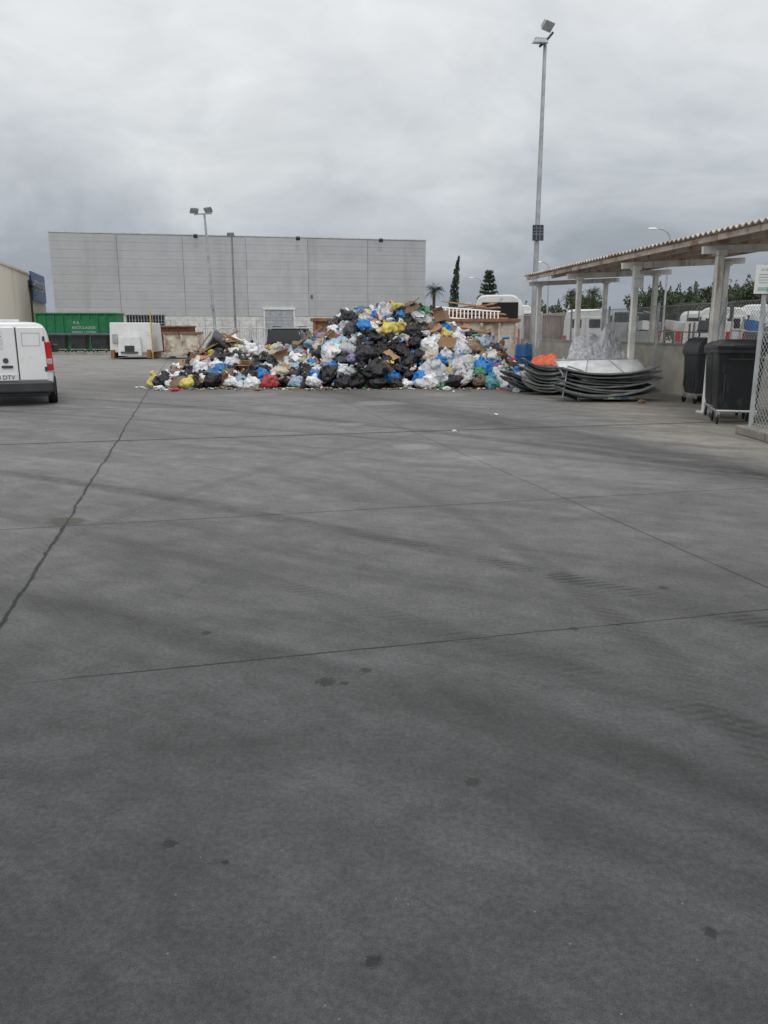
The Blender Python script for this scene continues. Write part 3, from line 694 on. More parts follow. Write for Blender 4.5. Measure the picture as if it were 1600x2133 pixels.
# ------------------------------------------------------------------ chain-link fence
def chain_fence(name, label, p0, p1, H, z0=0., post_gap=3.0, brace=()):
    p0 = Vector(p0); p1 = Vector(p1); d = p1-p0; Ln = d.length; rz = math.atan2(d.y, d.x)
    e = thing(name, label, 'fence', (p0.x, p0.y, z0), rz)
    n = max(1, round(Ln/post_gap))
    for i in range(n+1):
        b = MB(); b.cyl((Ln*i/n, 0, 0), (Ln*i/n, 0, H+.06), .035, .035, 8); b.cyl((Ln*i/n, 0, H+.06), (Ln*i/n, 0, H+.09), .038, .005, 8)
        b.build('post', M_wire, e, smooth=True)
        if i in brace:
            b = MB(); b.cyl((Ln*i/n, .03, H*.9), (Ln*i/n+.9, .03, 0), .024, .024, 8); b.build('brace', M_wire, e)
    b = MB(); pt = .10; r = .0042; k_ = -int(H/pt)-1
    while k_*pt < Ln:
        for s in (1, -1):
            x0 = k_*pt; a0 = max(0, -x0); a1 = min(H, Ln-x0)
            if a1 > a0:
                if s == 1: q0 = (x0+a0, 0, a0); q1 = (x0+a1, 0, a1)
                else: q0 = (x0+a0, .006, H-a0); q1 = (x0+a1, .006, H-a1)
                b.cyl(q0, q1, r, r, 3)
        k_ += 1
    b.build('wire_mesh', M_wire, e)
    b = MB()
    for z in (.05, H/2, H-.02): b.cyl((0, .01, z), (Ln, .01, z), .006, .006, 4)
    b.build('tension_wire', M_wire, e)
    return e
def fx(Y): return 7.6-.125*(Y-17.3)
chain_fence('chain_link_fence', 'galvanised chain-link fence in front of a low concrete wall', (fx(14.6), 14.6), (fx(33.5), 33.5), 2.25, brace=(1, 5))
chain_fence('chain_link_fence', 'short chain-link fence section standing on a kerb', (5.8, 12.3), (5.95, 8.6), 2.15, .14, 2.5)
bw_ = thing('concrete_wall', 'low cream concrete wall behind chain-link fence', 'wall', (fx(13)+.5, 13, 0), math.atan2(22, -.125*22))
b = MB()
for i in range(9): b.box((1.2+i*2.42, 0, .62), (2.4, .16, 1.24))
b.build('wall_panel', M_conc, bw_, bevel=.01)
b = MB(); b.box((10.9, 0, 1.27), (21.9, .22, .07)); b.build('coping', M_kerb, bw_)
ns = thing('notice_sign', 'white notice sheet with pale print on fence post', 'sign', (5.76, 12.24, 2.14), radians(-4))
b = MB(); b.box((0, 0, .23), (.30, .01, .42)); b.build('board', M_white, ns)
M_pgreen = pmat('faded_green_print', (.30, .52, .42), .6, var=.1)
b = MB(); b.box((0, -.008, .09), (.20, .002, .05)); b.build('printed_band', M_pgreen, ns)
text('lettering', 'AVISO', .055, M_pgreen, ns, (0, -.007, .37), (pi/2, 0, 0))
for i in range(4):
    b = MB(); b.box((-.01*(i % 2), -.007, .30-.04*i), (.2-.03*(i % 2), .002, .010)); b.build('printed_line', pmat('grey_print', (.35, .36, .37), .6), ns)
b = MB(); b.cyl((0, .03, -.3), (0, .03, .46), .015, .015, 6); b.build('post', M_galv, ns)

# ------------------------------------------------------------------ canopy
cn = thing('canopy_shelter', 'long open shelter with rusty corrugated roof on cream posts', 'shelter', (6.33, 13.6, 0), radians(7.1))
y0, y1 = -3.2, 13.5
b = MB(); nn = 420; vs = []; fs = []
WR = 3.25
for i in range(nn+1):
    y = y0+(y1-y0)*i/nn; zc = .028*sin(y*2*pi/.19)
    for (x, z) in ((0, 3.42), (WR/2, 3.50), (WR, 3.58)): vs.append((x, y, z+zc))
    for (x, z) in ((0, 3.40), (WR/2, 3.48), (WR, 3.56)): vs.append((x, y, z+zc))
for i in range(nn):
    a = i*6; c_ = a+6
    for j in (0, 1):
        fs.append((a+j, a+j+1, c_+j+1, c_+j)); fs.append((a+3+j, c_+3+j, c_+4+j, a+4+j))
    fs.append((a, c_, c_+3, a+3)); fs.append((a+2, a+5, c_+5, c_+2))
b.add(vs, fs)
b.build('corrugated_roof', pmat('old_corrugated_sheet', (.56, .51, .44), .75, dirt=(.28, .17, .10), damt=.65, dscale=1.3, var=.2), cn, smooth=True)
for x, z in ((.10, 3.31), (.95, 3.38), (1.8, 3.42), (2.6, 3.46), (3.15, 3.48)):
    b = MB(); b.box((x, (y0+y1)/2, z), (.06, y1-y0-.1, .10))
    b.build('purlin', pmat('rusty_beam_paint', (.55, .47, .39), .75, dirt=(.24, .11, .06), damt=.6, dscale=2), cn)
for y in (-1.6, 2.1, 5.8, 9.5, 13.1):
    b = MB(); b.box((1.6, y, 3.2), (3.1, .08, .14), rot=(0, -.05, 0)); b.build('crossbeam', M_rustpost, cn)
    for x, top in ((.42, 3.14), (2.7, 3.26)):
        b = MB(); b.box((x, y, top/2), (.13, .13, top)); b.box((x, y, .02), (.28, .28, .04)); b.box((x, y, top-.06), (.2, .2, .1)); b.build('post', M_rustpost, cn, bevel=.008)
nt2 = thing('notice_sheet', 'small white paper sheet fixed to a shelter post', 'sign', (6.04, 19.2, 2.62), radians(5))
b = MB(); b.box((0, 0, .16), (.24, .008, .32)); b.build('sheet', M_white, nt2)
b = MB(); b.box((0, -.006, .2), (.16, .002, .02)); b.build('printed_line', M_pgreen, nt2)

# ------------------------------------------------------------------ container lids
def lid_mesh(Ln, Wd, rise, seed):
    vs = []; fs = []; nu, nv = 28, 8
    for i in range(nu+1):
        u = -1+2*i/nu
        for j in range(nv+1):
            v = -1+2*j/nv
            z = rise*abs(u)**2.2 - .07*(1-abs(v)**3)*(1-abs(u)**4)
            z += .014*noise.noise(Vector((u*3, v*3, seed)))
            vs.append((u*Ln/2, v*Wd/2*(1-.12*abs(u)**3), z+.075))
    for i in range(nu):
        for j in range(nv):
            a = i*(nv+1)+j; fs.append((a, a+1, a+nv+2, a+nv+1))
    mb = MB(); mb.add(vs, fs)
    for sv in (-1, 1):
        pts = [Vector(vs[i*(nv+1)+(0 if sv < 0 else nv)]) for i in range(nu+1)]
        mb.tube(pts, .026, 5)
    return mb
def make_lid(name, Ln, Wd, rise, seed, label, group):
    o = lid_mesh(Ln, Wd, rise, seed).build(name, M_lid, smooth=True)
    s = o.modifiers.new('solid', 'SOLIDIFY'); s.thickness = .02
    tag(o, label, 'container lid', group); return o
la = make_lid('container_lid', 2.3, .95, .17, 1, 'curved grey plastic container lid in a stacked pile', 'grey lids stacked in the larger pile')
la.location = (5.27, 18.65, .02); la.rotation_euler = (0, 0, radians(6))
for i in range(1, 9):
    clone(la, (5.27+R.uniform(-.12, .10)+.012*i, 18.65+R.uniform(-.08, .08)+.012*i, .02+.066*i), rot=(radians(R.uniform(-3, 3)), radians(R.uniform(-3, 3)), radians(6+R.uniform(-6, 6))), scale=(R.uniform(.88, 1.0), 1, R.uniform(.7, 1.15)))
lb = make_lid('container_lid', 1.25, .85, .20, 5, 'curved grey plastic lid stacked beside the rubbish bags', 'grey lids stacked in the smaller pile')
lb.location = (4.28, 20.6, .02); lb.rotation_euler = (0, 0, radians(-4))
for i in range(1, 11):
    clone(lb, (4.28+R.uniform(-.06, .06), 20.6+R.uniform(-.06, .06), .02+.062*i), rot=(radians(R.uniform(-2, 2)), radians(R.uniform(-3, 3)), radians(-4+R.uniform(-7, 7))), scale=(R.uniform(.9, 1.02), 1, R.uniform(.8, 1.2)))
for i in range(5):
    clone(lb, (3.98+R.uniform(-.06, .06), 21.7+R.uniform(-.05, .05), .02+.062*i), rot=(radians(R.uniform(-3, 3)), radians(R.uniform(-3, 3)), radians(12+R.uniform(-8, 8))))
st_ = thing('sticker_strip', 'pale label strip with green and blue stickers on lid', 'sticker', (5.45, 18.17, .10), radians(6))
b = MB(); b.box((0, -.012, 0), (.75, .006, .06)); b.build('strip', M_lid, st_)
b = MB(); b.box((-.2, -.017, 0), (.14, .003, .04)); b.build('green_sticker', M_pgreen, st_)
b = MB(); b.box((.12, -.017, 0), (.16, .003, .04)); b.build('blue_sticker', M_signblue, st_)
pn = thing('plastic_panel', 'pale grey flat container panel with thin frame lying on lids', 'panel', (5.2, 18.95, .76), rot=(radians(22), radians(-1), radians(4)))
b = MB(); b.box((0, 0, 0), (2.05, .85, .03)); b.build('sheet', M_panelw, pn, bevel=.008)
b = MB()
b.tube([(-1.02, -.42, .03), (1.02, -.42, .03), (1.02, .42, .03), (-1.02, .42, .03), (-1.02, -.42, .03)], .018, 6); b.tube([(-.5, -.42, .03), (-.2, .42, .03)], .012, 6); b.tube([(.45, -.42, .03), (.3, .42, .03)], .012, 6)
b.build('frame', M_galv, pn)
pn2 = thing('folded_frame', 'white and black metal frame leaning on the lid pile', 'frame', (4.35, 18.35, .05), rot=(radians(-12), radians(16), radians(20)))
b = MB(); b.tube([(-.2, 0, 0), (-.2, 0, .75), (.25, 0, .75), (.25, 0, 0), (-.2, 0, 0)], .018, 6); b.tube([(-.2, 0, .35), (.25, 0, .55)], .015, 6); b.build('tube_frame', M_galv, pn2)
b = MB(); b.box((.02, .03, .35), (.4, .02, .6)); b.build('back_panel', M_dkplastic, pn2)
bl = thing('blue_barrel', 'blue plastic barrel beside the lid stacks', 'barrel', (4.65, 26.4, 0))
b = MB(); pr = [(.25, 0), (.28, .05), (.29, .3), (.30, .32), (.29, .35), (.29, .8), (.30, .82), (.29, .86), (.28, 1.15), (.26, 1.2)]
b.loft([[(r*cos(2*pi*i/20), r*sin(2*pi*i/20), z) for i in range(20)] for r, z in pr]); b.build('drum', M_blue, bl, smooth=True)
b = MB(); b.cyl((.1, 0, 1.2), (.1, 0, 1.23), .04, .04, 10); b.build('cap', M_black, bl)

# ------------------------------------------------------------------ bags
def bag_geo(seed, sub, crease=.09, knot=True):
    bm = bmesh.new(); bmesh.ops.create_icosphere(bm, subdivisions=sub, radius=1)
    o = Vector((seed*7.3, seed*3.1, seed*5.7))
    for v in bm.verts:
        n = v.co.normalized()
        r = 1+.30*noise.noise(n*1.3+o)+.18*noise.noise(n*2.7+o)
        q = noise.noise(n*4.0+o*1.3); r -= crease*(1-min(1, abs(q)*3.2))
        q = noise.noise(Vector((n.x*8, n.y*8, n.z*3))+o*1.7); r -= crease*.6*(1-min(1, abs(q)*3))
        p = n*r
        p.z *= .76
        if knot and n.z > .72:
            t = (n.z-.72)/.28
            p.z += t**2*.42; p.x *= 1-.6*t; p.y *= 1-.6*t
            if t > .78: p.x *= 2.6; p.y *= 1.3
        p.z = max(p.z, -.55+.1*noise.noise(n*3+o))
        v.co = p
    vs = [tuple(v.co) for v in bm.verts]; fs = [tuple(x.index for x in f.verts) for f in bm.faces]
    bm.free(); return vs, fs
def bagmat(name, col, rough=.38, var=.2):
    return pmat(name, col, rough, var=var, scale=3, bump=.9, bscale=5, rnd=.22)
BAG = [('white', bagmat('white_bag', (.70, .71, .72)), 30), ('black', bagmat('black_bag', (.012, .012, .014), .28), 25),
       ('bright blue', bagmat('blue_bag', (.015, .20, .56), .35), 12), ('translucent grey', bagmat('grey_bag', (.44, .46, .48), .3), 12),
       ('pale lilac', bagmat('lilac_bag', (.34, .31, .52)), 6), ('yellow', bagmat('yellow_bag', (.60, .50, .12)), 4),
       ('green', bagmat('green_bag', (.04, .24, .11)), 3), ('teal', bagmat('teal_bag', (.08, .26, .30)), 2.5),
       ('pale blue', bagmat('pale_blue_bag', (.32, .48, .60)), 5), ('brown', bagmat('brown_bag', (.20, .13, .08)), 6), ('dark grey', bagmat('charcoal_bag', (.05, .055, .065)), 6),
       ('cream', bagmat('cream_bag', (.55, .50, .41)), 4), ('red', bagmat('red_bag', (.42, .05, .05)), 1.4)]
BW = [x[2] for x in BAG]
HX = [-6.95, -6.7, -6.5, -6.1, -5.5, -4.9, -4.0, -3.1, -2.3, -1.9, -1.5, -1.0, -.4, .4, 1.2, 1.6, 2.0, 2.6, 3.3, 3.8, 4.4, 4.8]
HZ = [0, .15, .35, .72, .95, 1.03, .96, .88, 1.05, 1.45, 1.85, 2.14, 2.22, 2.24, 2.21, 2.03, 1.75, 1.45, 1.2, .7, .2, 0]
def prof(x):
    if x <= HX[0] or x >= HX[-1]: return 0
    for i in range(len(HX)-1):
        if HX[i] <= x <= HX[i+1]:
            t = (x-HX[i])/(HX[i+1]-HX[i]); return HZ[i]+(HZ[i+1]-HZ[i])*t
def hh(x, y):
    p = prof(x)
    yf = 22.75+.25*sin(x*1.7)+.15*sin(x*4.1)+.5*max(0, abs(x+1.2)-4.5)
    yr = 25.9
    if y < yf: return 0
    if y < yr: t = (y-yf)/(yr-yf); g_ = t**.85
    else: g_ = max(0, 1-((y-yr)/3.6)**2)
    return p*g_*(1+.08*noise.noise(Vector((x*1.4, y*1.4, 2.2))))
mb = MB(); nx, ny = 120, 70; vs = []; fs = []
for i in range(nx+1):
    for j in range(ny+1):
        x = -7.6+12.6*i/nx; y = 22.4+7.4*j/ny
        z = hh(x, y)-.22+.12*noise.noise(Vector((x*3, y*3, 0)))
        vs.append((x, y, z if z > -.15 else -.15))
for i in range(nx):
    for j in range(ny):
        a = i*(ny+1)+j; fs.append((a, a+ny+1, a+ny+2, a+1))
mb.add(vs, fs); core = mb.build('rubbish_heap_core', M_soil, smooth=True, kind='stuff'); tag(core, 'dark compressed refuse under a heap of rubbish bags', 'rubbish')
NV = 9
geoH = [bag_geo(s_+1, 4) for s_ in range(NV)]; geoL = [bag_geo(s_+1, 3) for s_ in range(NV)]
meshH = []
for i, (v_, f_) in enumerate(geoH):
    me = bpy.data.meshes.new('rubbish_bag'); me.from_pydata(v_, [], f_); me.polygons.foreach_set('use_smooth', [True]*len(f_)); me.update(); meshH.append(me)
mesh_by = {}
allbags = MB(); placed = []
def try_place(x, y, r, k=.62):
    z = hh(x, y)
    for (a, b_, c_, q) in placed:
        if (a-x)**2+(b_-y)**2+(c_-z)**2 < (k*(q+r))**2: return None
    placed.append((x, y, z, r)); return z
def bagM(x, y, z, r):
    e = 0.1
    nx_ = -(hh(x+e, y)-hh(x-e, y))/(2*e); ny_ = -(hh(x, y+e)-hh(x, y-e))/(2*e)
    n = Vector((nx_*.5, ny_*.5, 1)).normalized()
    n = (n+Vector((R.uniform(-.5, .5), R.uniform(-.5, .5), R.uniform(-.3, .3)))).normalized()
    q = n.to_track_quat('Z', 'Y').to_matrix().to_4x4() @ Matrix.Rotation(R.uniform(0, 6.28), 4, 'Z')
    s_ = Matrix.Diagonal((r*R.uniform(.85, 1.25), r*R.uniform(.85, 1.15), r*R.uniform(.8, 1.15), 1))
    return Matrix.Translation((x, y, z)) @ q @ s_
# clusters where black or blue bags dominate
CLB = [(-.2, 23.6, 1.1), (.6, 23.9, .8), (-4.2, 24.3, .9), (-5.4, 24.9, .7), (.8, 25.2, .6), (-2.6, 23.5, .5)]
CLU = [(3.2, 23.5, .8), (-1.7, 23.3, .5), (-3.6, 23.5, .5), (1.9, 24.1, .4), (4.1, 23.7, .5), (.2, 25.5, .4)]
count = 0; tries = 0
while count < 292 and tries < 60000:
    tries += 1
    x = R.uniform(-6.9, 4.6); y = 22.6+(R.random()**1.1)*3.4
    if hh(x, y) <= .0 and not (22.6 < y < 23.3 and x > -6.5 and R.random() < .3): continue
    r = R.choice([R.uniform(.15, .20), R.uniform(.19, .26), R.uniform(.23, .31), R.uniform(.27, .38)])
    if tries > 9000: r = R.uniform(.12, .19)
    if hh(x, y) < .25: r = min(r, .27)
    z = try_place(x, y, r)
    if z is None: continue
    wts = list(BW)
    for (a, b_, q) in CLB:
        if (x-a)**2+(y-b_)**2 < q*q: wts[1] *= 5; wts[10] *= 2
    for (a, b_, q) in CLU:
        if (x-a)**2+(y-b_)**2 < q*q: wts[2] *= 6
    ci = R.choices(range(len(BAG)), wts)[0]; gi = R.randrange(NV)
    key = (ci, gi)
    if key not in mesh_by:
        me = meshH[gi].copy(); me.materials.append(BAG[ci][1]); mesh_by[key] = me
    o = bpy.data.objects.new('rubbish_bag', mesh_by[key]); COL.objects.link(o)
    zz_ = max(z+r*.40, r*.5); M = bagM(x, y-r*.2, zz_, r); o.matrix_world = M
    tag(o, BAG[ci][0]+' plastic rubbish bag lying on the heap', 'rubbish bag', 'rubbish bags on the heap')
    allbags.add(geoL[gi][0], geoL[gi][1], 0, M); count += 1
stuff = MB()
for _ in range(1500):
    x = R.uniform(-6.9, 4.8); y = R.uniform(22.8, 29.3)
    if hh(x, y) < .03: continue
    r = R.uniform(.06, .15) if y < 26 else R.uniform(.12, .28)
    z = hh(x, y)-.04+R.uniform(-.05, .06)
    ci = R.choices(range(len(BAG)), BW)[0]; gi = R.randrange(NV); M = bagM(x, y, max(z, r*.4), r)
    stuff.add(geoL[gi][0], geoL[gi][1], ci, M); allbags.add(geoL[gi][0], geoL[gi][1], 0, M)
so_ = stuff.build('rubbish_bag_mass', [x[1] for x in BAG], smooth=True, kind='stuff'); tag(so_, 'mass of mixed plastic bags filling the rubbish heap', 'rubbish bags')
bvh = BVHTree.FromPolygons([Vector(v) for v in allbags.v], allbags.f)
def drop(x, y):
    h_ = bvh.ray_cast(Vector((x, y, 6)), Vector((0, 0, -1)))
    return h_[0].z if h_[0] else 0.0
lit = MB()
LM = [pmat('litter_white', (.7, .7, .68), .6, var=.1), pmat('litter_card', (.30, .19, .11), .8, var=.2), pmat('litter_red', (.5, .05, .04), .5), pmat('litter_blue', (.03, .2, .5), .5),
      pmat('litter_green', (.06, .3, .12), .5), pmat('litter_yellow', (.65, .5, .08), .5), pmat('litter_black', (.02, .02, .02), .4), pmat('litter_orange', (.6, .2, .05), .5), pmat('litter_grey', (.3, .3, .3), .5), pmat('litter_pink', (.55, .2, .3), .5)]
LWT = [26, 28, 4, 4, 3, 3, 16, 2, 14, 1]
def crumple(x, y, z, s, mi, flat=False):
    q = Euler((R.uniform(-.25, .25), R.uniform(-.25, .25), R.uniform(0, 6.28)) if flat else (R.uniform(-1, 1), R.uniform(-1, 1), R.uniform(0, 6.28))).to_matrix()
    a, b_ = s*R.uniform(.6, 1.4), s*R.uniform(.4, 1.0); vs = []
    for i in range(4):
        for j in range(3):
            vs.append(Vector((x, y, z))+q @ Vector(((i/3-.5)*a, (j/2-.5)*b_, R.uniform(-.16, .16)*s)))
    fs = [(i*3+j, i*3+j+1, (i+1)*3+j+1, (i+1)*3+j) for i in range(3) for j in range(2)]
    lit.add(vs, fs, mi)
nl = 0
while nl < 1900:
    x = R.uniform(-6.9, 4.8); y = R.uniform(22.5, 27.0)
    if hh(x, y) < .01: continue
    z = drop(x, y)
    if z > hh(x, y)+.18 and R.random() < .85: continue    # mostly in the gaps between bags
    nl += 1
    s_ = R.choice([R.uniform(.05, .10), R.uniform(.07, .16), R.uniform(.12, .26)])
    crumple(x, y, z+.01, s_, R.choices(range(10), LWT)[0])
    if R.random() < .08:
        d_ = Vector((R.uniform(-1, 1), R.uniform(-1, 1), R.uniform(-.4, .6))).normalized()*.12
        p_ = Vector((x+.1, y, z+.05)); mi = R.choices(range(10), LWT)[0]
        lit.cyl(p_-d_, p_+d_*.5, .04, .04, 8, mi); lit.cyl(p_+d_*.5, p_+d_, .04, .014, 8, mi)
for _ in range(520):
    x = R.uniform(-7.3, 5.0); y = 22.7-abs(R.gauss(0, .42)) + .5*max(0, abs(x+1.2)-4.8)
    crumple(x, y, .025, R.uniform(.03, .13), R.choices(range(10), LWT)[0], True)
lo = lit.build('loose_litter', LM, kind='stuff'); tag(lo, 'scattered paper, card, bottles and plastic scraps', 'litter')
def cbox(x, y, sx, sy, sz, rot):
    e = thing('cardboard_box', 'open brown cardboard box thrown on the rubbish heap', 'cardboard box', (x, y, drop(x, y)-.05), 0, 'cardboard boxes on the heap', rot=rot)
    b = MB(); t = .012
    b.box((0, 0, t/2), (sx, sy, t)); b.box((0, -sy/2, sz/2), (sx, t, sz-.01)); b.box((0, sy/2, sz/2), (sx, t, sz-.01)); b.box((-sx/2, 0, sz/2), (t, sy-.02, sz-.01)); b.box((sx/2, 0, sz/2), (t, sy-.02, sz-.01))
    b.build('carton', M_card, e)
    b = MB(); b.box((0, -sy/2-.09, sz+.05), (sx-.02, .2, .01), rot=(-.6, 0, 0)); b.build('flap', M_card, e)
    b = MB(); b.box((sx/2+.07, 0, sz+.06), (.18, sy-.02, .01), rot=(0, -.7, 0)); b.build('flap', M_card, e)
for x, y, sx, sy, sz in ((-3.2, 24.6, .45, .3, .25), (1.85, 25.3, .5, .35, .3), (2.2, 25.6, .45, .3, .25),
                         (.7, 24.3, .35, .25, .2), (-5.6, 24.4, .4, .3, .2), (3.0, 24.3, .4, .3, .2), (-1.6, 24.6, .35, .3, .2), (-4.1, 23.6, .35, .25, .2)):
    cbox(x, y, sx, sy, sz, (R.uniform(-.6, .9), R.uniform(-.6, .6), R.uniform(0, 6)))
for x, y, l_, w_ in ((1.4, 24.7, .8, .4), (-2.9, 24.0, .6, .35), (1.9, 24.2, .6, .4), (-3.6, 25.4, .8, .4), (2.5, 25.8, .8, .4), (-5.0, 25.5, .7, .4), (-.2, 24.9, .45, .3), (-6.1, 24.2, .4, .3), (3.4, 25.0, .5, .35),
                     (.2, 23.6, .5, .3), (2.6, 23.8, .45, .3), (-1.9, 23.8, .5, .3), (.9, 25.6, .5, .35)):
    b = MB(); nn_ = 6; vs = []
    for i in range(nn_+1):
        for j in range(2): vs.append(((i/nn_-.5)*l_, (j-.5)*w_, .10*sin(i*1.1)*l_*.4))
    b.add(vs, [(i*2, i*2+1, i*2+3, i*2+2) for i in range(nn_)])
    o = b.build('cardboard_sheet', M_card, loc=(x, y, drop(x, y)+.03), rot=(R.uniform(-.2, .9), R.uniform(-.5, .5), R.uniform(-.8, .8)))
    s = o.modifiers.new('solid', 'SOLIDIFY'); s.thickness = .012
    tag(o, 'flattened brown cardboard sheet bent over rubbish bags', 'cardboard', 'cardboard sheets on the heap')
for x, y, l_, rot in ((-5.3, 25.2, 1.6, (.1, -.5, .4)), (-4.7, 25.6, 1.3, (0, .35, -.5)), (-3.9, 25.4, 1.2, (.2, -.3, 1.0)), (-2.4, 25.6, 1.0, (0, -.6, .2)), (2.9, 26.0, 1.5, (0, .2, .3)), (-5.8, 25.4, 1.0, (0, -.9, .2))):
    b = MB(); b.box((0, 0, 0), (l_, .14, .03)); b.box((0, .0, .024), (l_*.96, .03, .012))
    o = b.build('wooden_board', M_wood, loc=(x, y, drop(x, y)+.1), rot=rot); tag(o, 'loose weathered board sticking out of the heap', 'board', 'boards on the heap')
tb = big_bin('dark wheeled bin tipped over among the bags', (-5.6, 25.6, .75), 0, M_dkplastic, 'tipped bins on the heap'); tb.rotation_euler = (radians(25), radians(38), radians(20)); tb.scale = (.6,)*3
fb = MB(); fb.box((0, 0, 0), (.42, .3, .3)); o = fb.build('foam_block', M_white, loc=(.95, 24.0, drop(.95, 24.0)+.10), rot=(.4, .3, .5), bevel=.03); tag(o, 'white polystyrene block on the rubbish heap', 'foam block')
ld = thing('ladder', 'white slatted ladder lying across the rusty container', 'ladder', (3.1, 29.6, 2.22), rot=(radians(62), radians(4), radians(2)))
for sy in (-.2, .2):
    b = MB(); b.box((0, sy, 0), (2.4, .05, .04)); b.build('rail', M_white, ld)
for i in range(17):
    b = MB(); b.box((-1.12+i*.14, 0, 0), (.04, .35, .03)); b.build('rung', M_white, ld)
for i in range(9):
    b = MB(); b.box((0, 0, 0), (R.uniform(1.2, 2.3), R.uniform(.2, .7), .03)); b.box((.1, 0, .025), (.9, .06, .02))
    o = b.build('wooden_board', R.choice([M_wood, M_card, M_rust]), loc=(3.3+R.uniform(-.3, .5), 30.6+R.uniform(-.6, .8), 2.06+.07*i), rot=(R.uniform(-.2, .2), R.uniform(-.25, .25), R.uniform(-.5, .5)))
    tag(o, 'loose board piled on the rusty container', 'board', 'boards in the container')
def sheet_geo(seed, nx_=60, ny_=44):
    vs = []; fs = []; o = Vector((seed*3.3, seed*1.7, 0))
    for i in range(nx_+1):
        for j in range(ny_+1):
            u = -1+2*i/nx_; v = -1+2*j/ny_; rr_ = min(1, (abs(u)**2.6+abs(v)**2.6)**(1/2.6))
            p = Vector((u*1.6, v*1.6, 0))+o
            rid = 1-min(1, abs(noise.noise(p*1.5))*3); rid2 = 1-min(1, abs(noise.noise(p*3.2+Vector((5, 1, 2))))*3)
            z = (1-rr_**3.2)*(.72+.35*noise.noise(p*1.1))+.12*rid+.08*rid2
            vs.append((u*(1+.14*noise.noise(p*2.0)), v*(1+.14*noise.noise(p*2.0+Vector((9, 0, 0)))), max(0, z)))
    for i in range(nx_):
        for j in range(ny_):
            a = i*(ny_+1)+j; fs.append((a, a+ny_+1, a+ny_+2, a+1))
    return vs, fs
skm = []
for s_ in range(4):
    v_, f_ = sheet_geo(s_+2)
    me = bpy.data.meshes.new('silver_sheet'); me.from_pydata(v_, [], f_); me.materials.append(M_sack); me.update(); skm.append(me)
for k_, (x, y, z, sx, sy, sz, tx, rz_) in enumerate(((5.75, 21.5, 0, 1.0, .8, 1.35, 0, .1), (5.25, 21.0, .0, .7, .6, 1.15, .06, .8), (6.1, 21.1, .0, .62, .55, 1.25, -.06, 2.0), (6.0, 21.6, .85, .5, .45, .85, .12, 1.2), (5.6, 21.6, .75, .55, .5, .85, -.15, 2.6), (4.95, 21.3, 0, .5, .5, .95, 0, .3), (5.65, 20.75, .5, .35, .3, .5, .3, 1.9))):
    o = bpy.data.objects.new('silver_sheet', skm[k_ % 4]); COL.objects.link(o); o.location = (x, y, z); o.rotation_euler = (tx, -tx, rz_); o.scale = (sx, sy, sz)
    tag(o, 'crumpled silver-grey plastic sheet heaped under the shelter', 'plastic sheet', 'silver sheets under the shelter')
v_, f_ = sheet_geo(11, 26, 20)
mo = MB(); mo.add([(a*.42, b_*.26, c_*.30) for a, b_, c_ in v_], f_); o = mo.build('orange_netting', M_orange, loc=(4.2, 20.6, .74), rot=(0, .05, -.1)); tag(o, 'crumpled orange-red plastic netting lying on grey lids', 'netting')
for x, y, s_, mt in ((1.15, 12.7, .055, M_white), (2.2, 15.3, .06, M_white), (-5.75, 21.6, .14, LM[2]), (-6.3, 22.0, .2, M_white), (1.75, 21.9, .16, LM[0]), (-3.5, 21.8, .12, LM[1]), (3.6, 21.3, .16, LM[0]), (5.9, 17.9, .12, LM[1])):
    mb_ = MB(); v_, f_ = bag_geo(int(x*10)+90, 3, .3, False); mb_.add([(a*s_, b_*s_*.8, c_*s_*.6+s_*.3) for a, b_, c_ in v_], f_)
    o = mb_.build('crumpled_wrapper', mt, loc=(x, y, 0), rot=(0, 0, R.uniform(0, 6))); tag(o, 'small crumpled wrapper lying on the concrete yard', 'litter', 'wrappers on the yard')
for x, y, r in ((-7.4, 31, .3), (-6.6, 30, .35), (-7.0, 33, .3), (-8.0, 35, .35), (-6.2, 32, .4), (-5.6, 30.5, .35), (-5.0, 31, .45), (-4.2, 31.5, .4)):
    o = bpy.data.objects.new('rubbish_bag', mesh_by[R.choice(sorted(mesh_by))]); COL.objects.link(o); o.location = (x, y, r*.5); o.scale = (r, r, r); o.rotation_euler = (0, 0, R.uniform(0, 6))
    tag(o, 'loose plastic rubbish bag on the ground behind the heap', 'rubbish bag', 'loose bags behind the heap')

